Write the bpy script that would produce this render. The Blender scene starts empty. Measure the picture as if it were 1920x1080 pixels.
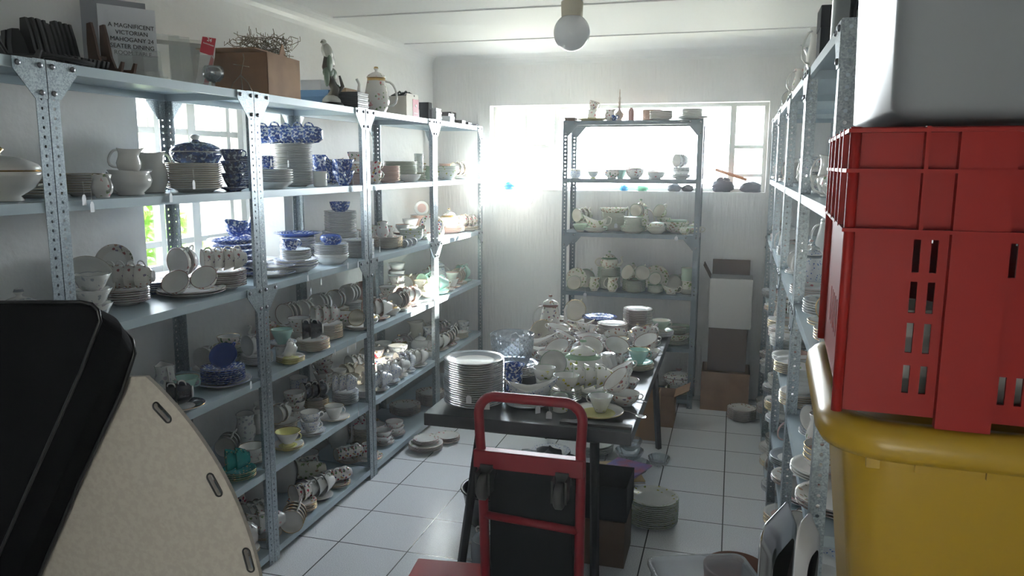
import bpy, math, random
from mathutils import Matrix, Vector, Euler
PI = math.pi
SC = bpy.context.scene
COL = SC.collection

# ------------------------------------------------------------ camera, sky, sun, exposure
FOC, YAW, PIT, ROL = 1456.0, -0.2759, 0.1578, 0.0042
CAM = Vector((0, 0, 1.6457))
cy, sy = math.cos(YAW), math.sin(YAW)
FW = Vector((sy*math.cos(PIT), cy*math.cos(PIT), -math.sin(PIT)))
R0 = Vector((cy, -sy, 0)); U0 = R0.cross(FW)
RT = R0*math.cos(ROL)+U0*math.sin(ROL); UP = -R0*math.sin(ROL)+U0*math.cos(ROL)
cd = bpy.data.cameras.new('camera'); cd.sensor_width = 36; cd.lens = FOC/1920*36
cd.clip_start = 0.02; cd.clip_end = 200
co = bpy.data.objects.new('camera', cd); COL.objects.link(co)
co.matrix_world = Matrix(((RT.x, UP.x, -FW.x, CAM.x), (RT.y, UP.y, -FW.y, CAM.y), (RT.z, UP.z, -FW.z, CAM.z), (0, 0, 0, 1)))
SC.camera = co
SC.view_settings.view_transform = 'Standard'; SC.view_settings.look = 'None'
SC.view_settings.exposure = 1.5; SC.view_settings.gamma = 1.0; SC.view_settings.use_curve_mapping = False

w = bpy.data.worlds.new('sky'); SC.world = w; w.use_nodes = True
nt = w.node_tree; nt.nodes.clear()
wo = nt.nodes.new('ShaderNodeOutputWorld'); bg = nt.nodes.new('ShaderNodeBackground')
tc = nt.nodes.new('ShaderNodeTexCoord'); sp = nt.nodes.new('ShaderNodeSeparateXYZ'); rp = nt.nodes.new('ShaderNodeValToRGB')
nt.links.new(tc.outputs['Generated'], sp.inputs[0]); nt.links.new(sp.outputs['Z'], rp.inputs[0])
rp.color_ramp.elements[0].position = 0.0; rp.color_ramp.elements[0].color = (0.90, 0.95, 1, 1)
rp.color_ramp.elements[1].position = 0.9; rp.color_ramp.elements[1].color = (0.72, 0.82, 1, 1)
nt.links.new(rp.outputs[0], bg.inputs[0]); bg.inputs[1].default_value = 24.0
mr = nt.nodes.new('ShaderNodeMapRange'); nt.links.new(sp.outputs['Y'], mr.inputs[0])       # sky dimmed towards the back, to weaken the fill through the doorway
mr.inputs[1].default_value = -.35; mr.inputs[2].default_value = .0; mr.inputs[3].default_value = .3; mr.inputs[4].default_value = 24.0
mr2 = nt.nodes.new('ShaderNodeMapRange'); nt.links.new(sp.outputs['X'], mr2.inputs[0])       # sky dimmed on this side, to lower the side window's light
mr2.inputs[1].default_value = -.9; mr2.inputs[2].default_value = -.4; mr2.inputs[3].default_value = .42; mr2.inputs[4].default_value = 1.0
mm_ = nt.nodes.new('ShaderNodeMath'); mm_.operation = 'MULTIPLY'; nt.links.new(mr.outputs[0], mm_.inputs[0]); nt.links.new(mr2.outputs[0], mm_.inputs[1])
nt.links.new(mm_.outputs[0], bg.inputs[1])
nt.links.new(bg.outputs[0], wo.inputs[0])
sd = bpy.data.lights.new('sun', 'SUN'); sd.energy = 60; sd.angle = math.radians(0.6); sd.color = (1, 0.96, 0.88)
so = bpy.data.objects.new('sun', sd); COL.objects.link(so)
so.rotation_euler = Vector((-0.55, -1, -0.78)).to_track_quat('-Z', 'Y').to_euler(); so.location = (4, 10, 8)

def portal(name, loc, rot, sx, sz):            # tells the renderer where the sky comes in; gives no light of its own
    l = bpy.data.lights.new(name, 'AREA'); l.shape = 'RECTANGLE'; l.size = sx; l.size_y = sz; l.cycles.is_portal = True
    o = bpy.data.objects.new(name, l); COL.objects.link(o); o.location = loc; o.rotation_euler = rot

# ------------------------------------------------------------ pixel helpers: a ray of the photograph met with a real plane
def ray(u, v): return FW+RT*((u-960)/FOC)-UP*((v-540)/FOC)
def at(u, v, ax, val):
    d = ray(u, v); i = 'xyz'.index(ax); return CAM+d*((val-CAM[i])/d[i])
def pix(P):
    d = Vector(P)-CAM; z = d.dot(FW); return 960+FOC*d.dot(RT)/z, 540-FOC*d.dot(UP)/z

# ------------------------------------------------------------ materials
MATS = {}
def mat(name, color, rough=.5, metal=0., spec=.5, coat=0., trans=0., ior=1.45, alpha=1.):
    if name in MATS: return MATS[name]
    m = bpy.data.materials.new(name); m.use_nodes = True
    b = m.node_tree.nodes['Principled BSDF']
    b.inputs['Base Color'].default_value = (*color, 1); b.inputs['Roughness'].default_value = rough
    b.inputs['Metallic'].default_value = metal; b.inputs['Specular IOR Level'].default_value = spec
    b.inputs['Coat Weight'].default_value = coat; b.inputs['Transmission Weight'].default_value = trans
    b.inputs['IOR'].default_value = ior; b.inputs['Alpha'].default_value = alpha
    MATS[name] = m; return m
def nodes(m): return m.node_tree.nodes, m.node_tree.links, m.node_tree.nodes['Principled BSDF']
def texture(m, kind='noise', scale=20., c1=None, c2=None, p1=.4, p2=.6, bump=0., bdist=.01, coord='Object', stretch=(1, 1, 1), detail=4, rough=None):
    n, l, b = nodes(m)
    tc = n.new('ShaderNodeTexCoord'); mp = n.new('ShaderNodeMapping'); mp.inputs['Scale'].default_value = stretch
    l.new(tc.outputs[coord], mp.inputs[0])
    if kind == 'noise':
        t = n.new('ShaderNodeTexNoise'); t.inputs['Scale'].default_value = scale; t.inputs['Detail'].default_value = detail; out = t.outputs[0]
    else:
        t = n.new('ShaderNodeTexVoronoi'); t.inputs['Scale'].default_value = scale; out = t.outputs['Color' if kind == 'cells' else 'Distance']
    l.new(mp.outputs[0], t.inputs[0])
    if c1 is not None:
        r = n.new('ShaderNodeValToRGB'); l.new(out, r.inputs[0])
        r.color_ramp.elements[0].position = p1; r.color_ramp.elements[0].color = (*c1, 1)
        r.color_ramp.elements[1].position = p2; r.color_ramp.elements[1].color = (*c2, 1)
        l.new(r.outputs[0], b.inputs['Base Color'])
    if bump:
        bp = n.new('ShaderNodeBump'); bp.inputs['Strength'].default_value = bump; bp.inputs['Distance'].default_value = bdist
        l.new(out, bp.inputs['Height']); l.new(bp.outputs[0], b.inputs['Normal'])
    return m
def spots(name, base, cols, scale=95., size=.36, rough=.12):
    """glazed china printed with scattered sprigs: cells of a voronoi, each with one of the colours"""
    m = mat(name, base, rough, spec=.6); n, l, b = nodes(m)
    tc = n.new('ShaderNodeTexCoord'); v = n.new('ShaderNodeTexVoronoi'); v.inputs['Scale'].default_value = scale
    l.new(tc.outputs['Object'], v.inputs[0])
    nz = n.new('ShaderNodeTexNoise'); nz.inputs['Scale'].default_value = scale*1.7; l.new(tc.outputs['Object'], nz.inputs[0])
    ad = n.new('ShaderNodeMath'); ad.operation = 'MULTIPLY_ADD'; l.new(nz.outputs[0], ad.inputs[0]); ad.inputs[1].default_value = .95
    l.new(v.outputs['Distance'], ad.inputs[2])
    lt = n.new('ShaderNodeMath'); lt.operation = 'LESS_THAN'; l.new(ad.outputs[0], lt.inputs[0]); lt.inputs[1].default_value = size+.43
    sx = n.new('ShaderNodeSeparateXYZ'); l.new(v.outputs['Color'], sx.inputs[0])
    r = n.new('ShaderNodeValToRGB'); r.color_ramp.interpolation = 'CONSTANT'; l.new(sx.outputs[0], r.inputs[0])
    e = r.color_ramp.elements; k = len(cols)
    e[0].position = 0; e[0].color = (*cols[0], 1); e[1].position = 1/k; e[1].color = (*cols[1 % k], 1)
    for i in range(2, k):
        q = e.new(i/k); q.color = (*cols[i], 1)
    mx = n.new('ShaderNodeMix'); mx.data_type = 'RGBA'; l.new(lt.outputs[0], mx.inputs[0])
    mx.inputs[6].default_value = (*base, 1); l.new(r.outputs[0], mx.inputs[7]); l.new(mx.outputs[2], b.inputs['Base Color'])
    return m
def glassy(name, tint=(1, 1, 1), refl=.12, rough=.02, veil=0.):
    """thin clear glass or film: lets light straight through and mirrors at its faces"""
    m = bpy.data.materials.new(name); m.use_nodes = True; n = m.node_tree.nodes; l = m.node_tree.links; n.clear()
    o = n.new('ShaderNodeOutputMaterial'); t = n.new('ShaderNodeBsdfTransparent'); t.inputs[0].default_value = (*tint, 1)
    g = n.new('ShaderNodeBsdfGlossy'); g.inputs['Roughness'].default_value = rough
    lw = n.new('ShaderNodeLayerWeight'); lw.inputs[0].default_value = .25
    ma = n.new('ShaderNodeMath'); ma.operation = 'MULTIPLY_ADD'; l.new(lw.outputs['Fresnel'], ma.inputs[0]); ma.inputs[1].default_value = .8; ma.inputs[2].default_value = refl
    ma.use_clamp = True
    mx = n.new('ShaderNodeMixShader'); l.new(ma.outputs[0], mx.inputs[0]); l.new(t.outputs[0], mx.inputs[1]); l.new(g.outputs[0], mx.inputs[2])
    src = mx
    if veil:
        d = n.new('ShaderNodeBsdfTranslucent'); d.inputs[0].default_value = (.9, .9, .92, 1)
        d2 = n.new('ShaderNodeBsdfDiffuse'); d2.inputs[0].default_value = (.85, .86, .88, 1)
        ms = n.new('ShaderNodeMixShader'); l.new(d.outputs[0], ms.inputs[1]); l.new(d2.outputs[0], ms.inputs[2])
        m3 = n.new('ShaderNodeMixShader'); m3.inputs[0].default_value = veil; l.new(mx.outputs[0], m3.inputs[1]); l.new(ms.outputs[0], m3.inputs[2]); src = m3
    l.new(src.outputs[0], o.inputs[0]); MATS[name] = m; return m

M_wall = texture(mat('white_plaster', (.84, .835, .82), .75, spec=.2), 'noise', 14, bump=.25, bdist=.02)
M_wallb = mat('rough_white_plaster', (.86, .85, .835), .8, spec=.2)
def _rough_plaster():
    n, l, b = nodes(M_wallb); tc = n.new('ShaderNodeTexCoord')
    mp = n.new('ShaderNodeMapping'); mp.inputs['Scale'].default_value = (60, 1, 7); l.new(tc.outputs['Object'], mp.inputs[0])
    t = n.new('ShaderNodeTexNoise'); t.inputs['Scale'].default_value = 1.; t.inputs['Detail'].default_value = 5; l.new(mp.outputs[0], t.inputs[0])
    bp = n.new('ShaderNodeBump'); bp.inputs['Strength'].default_value = .35; bp.inputs['Distance'].default_value = .02
    l.new(t.outputs[0], bp.inputs['Height']); l.new(bp.outputs[0], b.inputs['Normal'])
_rough_plaster()
M_ceil = mat('ceiling_white', (.84, .84, .83), .6, spec=.25)
M_trim = mat('trim_white', (.85, .85, .84), .45)
M_winframe = mat('window_frame_paint', (.62, .62, .58), .4)
M_glass = glassy('window_glass', (.97, .98, .97), .03)
def _floor():
    m = mat('floor_tile', (.45, .46, .48), .24, spec=.5); n, l, b = nodes(m)
    tc = n.new('ShaderNodeTexCoord'); mp = n.new('ShaderNodeMapping'); l.new(tc.outputs['Object'], mp.inputs[0])
    mp.inputs['Location'].default_value = (-.0219+.325*20, -4.502+.325*30, 0)
    br = n.new('ShaderNodeTexBrick'); l.new(mp.outputs[0], br.inputs[0])
    br.offset = 0; br.squash = 1; br.inputs['Scale'].default_value = 1; br.inputs['Brick Width'].default_value = .325; br.inputs['Row Height'].default_value = .325
    br.inputs['Mortar Size'].default_value = .003; br.inputs['Mortar Smooth'].default_value = .1
    br.inputs['Color1'].default_value = (.82, .83, .85, 1); br.inputs['Color2'].default_value = (.79, .80, .82, 1); br.inputs['Mortar'].default_value = (.09, .09, .095, 1)
    nz = n.new('ShaderNodeTexNoise'); nz.inputs['Scale'].default_value = 260; nz.inputs['Detail'].default_value = 2; l.new(tc.outputs['Object'], nz.inputs[0])
    r = n.new('ShaderNodeValToRGB'); l.new(nz.outputs[0], r.inputs[0]); r.color_ramp.elements[0].position = .35; r.color_ramp.elements[0].color = (.80, .80, .81, 1)
    r.color_ramp.elements[1].position = .62; r.color_ramp.elements[1].color = (1.1, 1.1, 1.1, 1)
    mx = n.new('ShaderNodeMix'); mx.data_type = 'RGBA'; mx.blend_type = 'MULTIPLY'; mx.inputs[0].default_value = 1
    l.new(br.outputs[0], mx.inputs[6]); l.new(r.outputs[0], mx.inputs[7]); l.new(mx.outputs[2], b.inputs['Base Color'])
    bp = n.new('ShaderNodeBump'); bp.inputs['Strength'].default_value = .3; bp.inputs['Distance'].default_value = .003; bp.invert = True
    l.new(br.outputs['Fac'], bp.inputs['Height']); l.new(bp.outputs[0], b.inputs['Normal'])
    return m
M_floor = _floor()
M_galv = texture(mat('galvanised_steel', (.42, .48, .5), .38, metal=.75), 'cells', 260, (.25, .29, .32), (.42, .475, .50), .2, .8)
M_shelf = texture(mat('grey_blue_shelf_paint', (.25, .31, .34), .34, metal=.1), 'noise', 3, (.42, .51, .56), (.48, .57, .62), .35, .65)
M_bolt = mat('bolt_steel', (.25, .26, .28), .3, metal=.9)
P_white = mat('white_glaze', (.78, .77, .74), .1, spec=.6)
P_cream = mat('cream_glaze', (.74, .70, .6), .12, spec=.6)
P_gold = mat('gilt_rim', (.62, .42, .16), .22, metal=.9)
P_brown = mat('brown_rim', (.22, .1, .08), .2)
P_cobalt = mat('cobalt_glaze', (.04, .09, .35), .1, spec=.6)
P_greenr = mat('green_rim', (.28, .42, .28), .15)
P_green = mat('green_glaze', (.42, .53, .4), .14, spec=.6)
P_greyr = mat('grey_rim', (.3, .33, .36), .15)
P_mint = mat('mint_glaze', (.42, .66, .6), .12, spec=.6)
P_teal = spots('teal_floral_glaze', (.02, .27, .26), [(.5, .62, .55), (.6, .5, .2), (.02, .3, .28)], 80, .3)
P_yellow = mat('yellow_glaze', (.75, .72, .3), .12, spec=.6)
P_black = mat('black_glaze', (.012, .012, .025), .08, spec=.7)
P_pink = mat('pink_glaze', (.72, .5, .46), .14, spec=.6)
P_blue = spots('blue_transfer_print', (.62, .66, .74), [(.03, .07, .3), (.05, .11, .38), (.02, .05, .22)], 90, .68)
P_bluef = spots('blue_sprig_print', (.75, .76, .78), [(.08, .16, .45), (.2, .3, .55)], 110, .3)
P_darkblue = spots('dark_blue_print', (.3, .36, .45), [(.03, .05, .14), (.04, .07, .2), (.05, .06, .12)], 90, .78)
P_rose = spots('rose_sprig_print', (.78, .76, .73), [(.58, .2, .22), (.25, .36, .18), (.68, .38, .38), (.78, .76, .73)], 52, .33)
P_red = spots('red_floral_print', (.76, .7, .66), [(.45, .03, .06), (.08, .1, .25), (.5, .28, .08), (.12, .22, .1)], 62, .42)
P_chintz = spots('brown_floral_print', (.74, .71, .66), [(.38, .12, .12), (.2, .26, .14), (.48, .3, .2), (.24, .2, .3), (.74, .71, .66)], 62, .38)
P_scene = spots('green_scenic_print', (.72, .7, .58), [(.26, .34, .14), (.4, .26, .16), (.42, .48, .24), (.55, .38, .28)], 48, .42)
P_greyf = spots('grey_floral_print', (.74, .75, .73), [(.42, .45, .5), (.5, .45, .52), (.55, .6, .55)], 50, .36)
P_yelf = spots('yellow_floral_print', (.78, .77, .72), [(.5, .45, .06), (.28, .36, .08), (.78, .77, .72)], 48, .34)
STY = {  # words, body, rim, band
 'white': ('plain white', P_white, P_white, P_white), 'wgold': ('white gilt-rimmed', P_white, P_gold, P_white),
 'rose': ('rose-sprigged white', P_white, P_gold, P_rose), 'rosew': ('pink floral white', P_white, P_pink, P_rose),
 'red': ('red floral gilt-rimmed', P_white, P_gold, P_red), 'chintz': ('brown-rimmed floral', P_white, P_brown, P_chintz),
 'blue': ('blue transfer-printed', P_blue, P_cobalt, P_blue), 'bluerim': ('blue-rimmed white', P_white, P_cobalt, P_bluef),
 'cobalt': ('cobalt blue', P_cobalt, P_cobalt, P_blue), 'dblue': ('dark blue printed', P_darkblue, P_white, P_darkblue),
 'bluef': ('blue-sprigged white', P_white, P_greyr, P_bluef), 'scene': ('green scenic cream', P_cream, P_greenr, P_scene),
 'green': ('pale green', P_cream, P_green, P_green), 'greenrim': ('green-rimmed yellow floral', P_white, P_greenr, P_yelf),
 'mint': ('mint green', P_mint, P_gold, P_mint), 'teal': ('teal floral gilt-rimmed', P_teal, P_gold, P_teal),
 'yellow': ('yellow gilt-rimmed', P_yellow, P_gold, P_white), 'black': ('black and white', P_white, P_gold, P_black),
 'grey': ('grey floral white', P_white, P_greyr, P_greyf), 'pink': ('pale pink', P_pink, P_gold, P_white),
 'greyrim': ('grey-rimmed white', P_white, P_greyr, P_greyr), 'cream': ('plain cream', P_cream, P_gold, P_cream),
}

# ------------------------------------------------------------ mesh helpers
class MB:
    def __init__(s): s.v = []; s.f = []; s.m = []; s.sm = []
    def add(s, vs, fs, m=0, smooth=False):
        o = len(s.v); s.v += [tuple(p) for p in vs]; s.f += [tuple(i+o for i in f) for f in fs]
        s.m += ([m]*len(fs) if isinstance(m, int) else list(m)); s.sm += [smooth]*len(fs); return s
    def box(s, x0, x1, y0, y1, z0, z1, m=0, M=None):
        vs = [(x, y, z) for z in (z0, z1) for y in (y0, y1) for x in (x0, x1)]
        if M is not None: vs = [M @ Vector(p) for p in vs]
        return s.add(vs, [(0, 2, 3, 1), (4, 5, 7, 6), (0, 1, 5, 4), (2, 6, 7, 3), (0, 4, 6, 2), (1, 3, 7, 5)], m)
    def lathe(s, prof, seg=28, mats=None, m=0, fn=None, sx=1, sy=1, smooth=True):
        """prof: (radius, height) from the underside middle round to the inside middle"""
        vs = []; n = len(prof)
        for (r, z) in prof:
            for k in range(seg):
                a = 2*PI*k/seg; p = (r*math.cos(a)*sx, r*math.sin(a)*sy, z)
                vs.append(fn(p, a, r, z) if fn else p)
        fs = []; ms = []
        for i in range(n-1):
            for k in range(seg):
                k2 = (k+1) % seg
                fs.append((i*seg+k, i*seg+k2, (i+1)*seg+k2, (i+1)*seg+k)); ms.append(mats[i] if mats else m)
        if prof[0][0] > 1e-6: fs.append(tuple(range(seg-1, -1, -1))); ms.append(mats[0] if mats else m)
        if prof[-1][0] > 1e-6: fs.append(tuple((n-1)*seg+k for k in range(seg))); ms.append(mats[-1] if mats else m)
        return s.add(vs, fs, ms, smooth)
    def tube(s, pts, r, seg=8, m=0, closed=False, flat=1.):
        pts = [Vector(p) for p in pts]; n = len(pts); rs = r if isinstance(r, (list, tuple)) else [r]*n
        vs = []; up = None
        for i, p in enumerate(pts):
            if closed: t = pts[(i+1) % n]-pts[i-1]
            else: t = pts[min(i+1, n-1)]-pts[max(i-1, 0)]
            t.normalize()
            if up is None: up = (Vector((0, 0, 1)) if abs(t.z) < .9 else Vector((1, 0, 0)))
            a = t.cross(up)
            if a.length < 1e-6: a = t.orthogonal()
            a.normalize(); b = a.cross(t); up = b
            for k in range(seg):
                q = 2*PI*k/seg; vs.append(p+a*(math.cos(q)*rs[i]*flat)+b*(math.sin(q)*rs[i]))
        fs = []
        for i in range(n if closed else n-1):
            j = (i+1) % n
            for k in range(seg):
                k2 = (k+1) % seg; fs.append((i*seg+k, j*seg+k, j*seg+k2, i*seg+k2))
        if not closed: fs += [tuple(range(seg)), tuple((n-1)*seg+k for k in range(seg-1, -1, -1))]
        return s.add(vs, fs, m, True)
    def prism(s, poly, y0, y1, m=0, M=None):
        """a polygon in x,z drawn through y0..y1"""
        n = len(poly); vs = [(x, y0, z) for x, z in poly]+[(x, y1, z) for x, z in poly]
        if M is not None: vs = [M @ Vector(p) for p in vs]
        fs = [tuple(range(n)), tuple(range(2*n-1, n-1, -1))]+[(i, i+n, (i+1) % n+n, (i+1) % n) for i in range(n)]
        return s.add(vs, fs, m)
    def mesh(s, name, nm=1):
        me = bpy.data.meshes.new(name); me.from_pydata(s.v, [], s.f)
        me.polygons.foreach_set('material_index', s.m); me.polygons.foreach_set('use_smooth', s.sm)
        for i in range(max(nm, (max(s.m) if s.m else 0)+1)): me.materials.append(None)
        me.update()
        return me
def obj(name, me, mats, parent=None, loc=(0, 0, 0), rot=(0, 0, 0), scale=None):
    if isinstance(me, MB): me = me.mesh(name)
    o = bpy.data.objects.new(name, me); COL.objects.link(o)
    if not isinstance(mats, (list, tuple)): mats = [mats]*max(1, len(me.materials))
    for i in range(len(me.materials)):
        o.material_slots[i].link = 'OBJECT'; o.material_slots[i].material = mats[min(i, len(mats)-1)]
    if parent: o.parent = parent
    o.location = loc; o.rotation_euler = rot
    if scale: o.scale = scale
    return o
def empty(name, loc=(0, 0, 0), rz=0.):
    o = bpy.data.objects.new(name, None); COL.objects.link(o); o.location = loc; o.rotation_euler = (0, 0, rz); o.empty_display_size = .05; return o
def tag(o, label=None, cat=None, group=None, kind=None):
    if label: o['label'] = label
    if cat: o['category'] = cat
    if group: o['group'] = group
    if kind: o['kind'] = kind
    return o
def struct(name, mb, m, parent=None, label=None):
    o = obj(name, mb, m, parent)
    if not parent: o['kind'] = 'structure'
    if label: o['label'] = label
    return o
def bevel(o, wd=.003, seg=2, ang=40):
    b = o.modifiers.new('edges', 'BEVEL'); b.width = wd; b.segments = seg; b.limit_method = 'ANGLE'; b.angle_limit = math.radians(ang); return o

# ------------------------------------------------------------ the room
XL, XR, YB, YN, ZC = -2.21, .66, 5.60, -.75, 2.43
WT = .16
WR = (-1.76, .205, 1.462, 2.072)      # rear window opening x0 x1 z0 z1
WL = (2.53, 3.52, 1.17, 1.98)
WTL = .29                            # the side wall is the thicker one        # left window opening y0 y1 z0 z1
b = MB(); b.box(XL-WT, XR+WT, YN-.1, YB+WT, -.1, 0); struct('floor', b, M_floor)
b = MB(); b.box(XL-WT, XR+WT, YN-.1, YB+WT, ZC, ZC+.08); struct('ceiling', b, M_ceil)
b = MB()
for (x0, x1, z0, z1) in ((XL-WT, WR[0], 0, ZC), (WR[1], XR+WT, 0, ZC), (WR[0], WR[1], 0, WR[2]), (WR[0], WR[1], WR[3], ZC)):
    b.box(x0, x1, YB, YB+WT, z0, z1)
struct('wall_back', b, M_wallb)
b = MB()
for (y0, y1, z0, z1) in ((YN, WL[0], 0, ZC), (WL[1], YB, 0, ZC), (WL[0], WL[1], 0, WL[2]), (WL[0], WL[1], WL[3], ZC)):
    b.box(XL-WTL, XL, y0, y1, z0, z1)
struct('wall_left', b, M_wall)
b = MB(); b.box(XR, XR+WT, YN, YB, 0, ZC); struct('wall_right', b, M_wall)
DX0, DX1, DZ = -.75, .2, 2.1
b = MB(); b.box(XL-WT, DX0, YN-.1, YN, 0, ZC); b.box(DX1, XR+WT, YN-.1, YN, 0, ZC); b.box(DX0, DX1, YN-.1, YN, DZ, ZC)
struct('wall_front', b, M_wall)
# coved cornice along three walls
def cornice(name, a, bb, n):
    a = Vector(a); bb = Vector(bb); n = Vector(n); m = MB(); c = .075
    pr = [(0, -c)]+[(c*(1-math.cos(t)), -c*(1-math.sin(t))) for t in [PI/2*k/6 for k in range(7)]]+[(c, 0), (0, 0)]
    vs = [];
    for p in (a, bb):
        for (q, z) in pr: vs.append(p+n*q+Vector((0, 0, z)))
    k = len(pr); m.add(vs, [(i, (i+1) % k, (i+1) % k+k, i+k) for i in range(k)], 0)
    struct(name, m, M_trim)
cornice('trim_1', (XL, YN, ZC), (XL, YB, ZC), (1, 0, 0))
cornice('trim_2', (XL, YB, ZC), (XR, YB, ZC), (0, -1, 0))
cornice('trim_3', (XR, YN, ZC), (XR, YB, ZC), (-1, 0, 0))
for i, yy in enumerate((4.93, 3.97, 2.9)):
    b = MB(); b.box(XL+.075, XR-.075, yy-.018, yy+.018, ZC-.006, ZC+.01); struct('trim_%d' % (4+i), b, M_ceil)
# rear window: steel casements in a deep white reveal
yw = YB+.115
wf = MB(); z0, z1 = WR[2], WR[3]
def vb(x, w_=.028, a=z0, c=z1): wf.box(x-w_/2, x+w_/2, yw-.015, yw+.02, a, c)
def hb(x0, x1, z, h=.024): wf.box(x0, x1, yw-.013, yw+.018, z-h/2, z+h/2)
wf_win = struct('window_1', MB().box(WR[0], WR[1], yw-.002, yw+.002, z0, z1), M_glass)
vb(WR[0]+.014); vb(WR[1]-.014); hb(WR[0], WR[1], z0+.012); hb(WR[0], WR[1], z1-.012)
for x in (-1.504, -1.276, -.026): vb(x, .026 if x == -1.504 else .04)
hb(-1.504, -1.276, 1.781); hb(-.026, WR[1], 1.772); hb(-.026, WR[1], 1.577)
struct('window_frame', wf, M_winframe, wf_win)
wf = MB(); xw = XL-.24
w2 = struct('window_2', MB().box(xw-.002, xw+.002, WL[0], WL[1], WL[2], WL[3]), M_glass)
for y, ww in ((WL[0]+.015, .03), (2.897, .03), (3.127, .055), (3.401, .026), (WL[1]-.02, .045)):
    wf.box(xw-.018, xw+.018, y-ww/2, y+ww/2, WL[2], WL[3])
for z in (WL[2]+.012, 1.29, 1.786, WL[3]-.012): wf.box(xw-.015, xw+.015, WL[0], WL[1], z-.013, z+.013)
struct('window_frame', wf, M_winframe, w2)
portal('rear_sky_portal', ((WR[0]+WR[1])/2, YB+WT+.01, (z0+z1)/2), (-PI/2, 0, 0), WR[1]-WR[0], z1-z0)
portal('side_sky_portal', (XL-WTL-.01, (WL[0]+WL[1])/2, (WL[2]+WL[3])/2), (PI/2, 0, -PI/2), WL[1]-WL[0], WL[3]-WL[2])
# unseen baffle passage added behind the doorway to cut the light coming in
b = MB(); b.box(-1.3, .7, -3.6, YN-.1, -.1, 0); struct('floor_light_baffle', b, M_floor)
b = MB(); b.box(-1.3, .7, -3.6, YN-.1, ZC, ZC+.08); struct('ceiling_light_baffle', b, M_ceil)
b = MB(); b.box(-1.4, -1.3, -3.6, YN-.1, 0, ZC); struct('wall_light_baffle_left', b, M_wall)
b = MB(); b.box(.7, .8, -3.6, YN-.1, 0, ZC); struct('wall_light_baffle_right', b, M_wall)
portal('baffle_sky_portal', (-.3, -3.62, ZC/2), (PI/2, 0, 0), 2.0, ZC)
# the yard outside
b = MB(); b.add([(-30, -20, -.15), (30, -20, -.15), (30, 40, -.15), (-30, 40, -.15)], [(0, 1, 2, 3)])
struct('ground', b, texture(mat('dry_lawn', (.36, .35, .3), .9), 'noise', 3, (.17, .18, .14), (.26, .24, .2), .4, .6))
rnd = random.Random(5)
def bush(name, c, r, n, m, label):
    b = MB()
    for _ in range(n):
        a = rnd.uniform(0, 2*PI); q = math.acos(rnd.uniform(-.4, 1)); rr = r*rnd.uniform(.55, 1)
        p = Vector(c)+Vector((math.cos(a)*math.sin(q)*rr, math.sin(a)*math.sin(q)*rr, math.cos(q)*rr))
        e = Euler((rnd.uniform(0, 6), rnd.uniform(0, 6), rnd.uniform(0, 6))).to_matrix(); s = rnd.uniform(.03, .06)
        b.add([p+e @ Vector(t)*s for t in ((-1, 0, 0), (0, -.45, .1), (1, 0, 0), (0, .45, .1))], [(0, 1, 2, 3)], 0)
    o = obj(name, b, m); tag(o, label, 'shrub', kind='stuff'); return o
M_leaf = mat('sunlit_leaf', (.22, .38, .06), .6)
bush('garden_shrub', (-4.6, 4.9, .75), .75, 2600, M_leaf, 'sunlit green shrub seen low through the window behind the long rack')
b = MB(); b.tube([(-4.6, 3.9, -.15), (-4.5, 4.0, 1.0), (-4.3, 4.1, 1.9), (-3.9, 4.35, 2.7)], [.05, .045, .035, .02], 8)
b.tube([(-4.5, 4.0, 1.0), (-4.6, 4.5, 1.8), (-4.7, 5.0, 2.5)], [.03, .022, .012], 6)
tag(obj('garden_tree', b, mat('tree_bark', (.2, .16, .11), .9)), 'thin bare branching tree outside the side window', 'tree')

# ------------------------------------------------------------ slotted steel racking
PW = .036
def post_mesh(H):
    b = MB(); pitch = .025; n = int(H/pitch); r = .0046; th = .0016
    for axis in (0, 1):
        for side in (0, 1):
            for i in range(n+1):
                z0 = i*pitch; z1 = min(z0+pitch, H)
                if z1-z0 < .004: continue
                zc = (z0+z1)/2; wc = PW/2
                P = [(0, z0), (wc, z0), (PW, z0), (PW, zc), (PW, z1), (wc, z1), (0, z1), (0, zc)]
                hole = z1-z0 > .02
                Q = [(wc+r*math.cos(a), zc+r*math.sin(a)) for a in [math.radians(225+45*k) for k in range(8)]]
                off = th if side else 0
                def w3(p): return (p[0], off, p[1]) if axis == 0 else (off, p[0], p[1])
                flip = (side == 1) == (axis == 0)
                if hole:
                    vs = [w3(p) for p in P+Q]; fs = [(k, (k+1) % 8, (k+1) % 8+8, k+8) for k in range(8)]
                else: vs = [w3(p) for p in P]; fs = [tuple(range(8))]
                if flip: fs = [f[::-1] for f in fs]
                b.add(vs, fs)
        for (a0, a1) in ((PW, PW),):
            q = [(PW, 0, 0), (PW, th, 0), (PW, th, H), (PW, 0, H)]
            if axis: q = [(y, x, z) for x, y, z in q]
            b.add(q, [(0, 1, 2, 3)])
    return b.mesh('post')
POSTS = {}
def gusset_mesh():
    b = MB(); s = .1; q = .03
    b.prism([(0, 0), (s, 0), (s, -q), (q+.01, -s), (0, -s)], -.0022, 0)
    return b.mesh('gusset')
G_mesh = gusset_mesh()
def bolt_mesh():
    b = MB(); b.lathe([(.0075, 0), (.0075, .003), (.006, .0055), (0, .006)], 8); me = b.mesh('bolt')
    me.transform(Matrix.Rotation(PI/2, 4, 'X')); return me
B_mesh = bolt_mesh()
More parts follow.
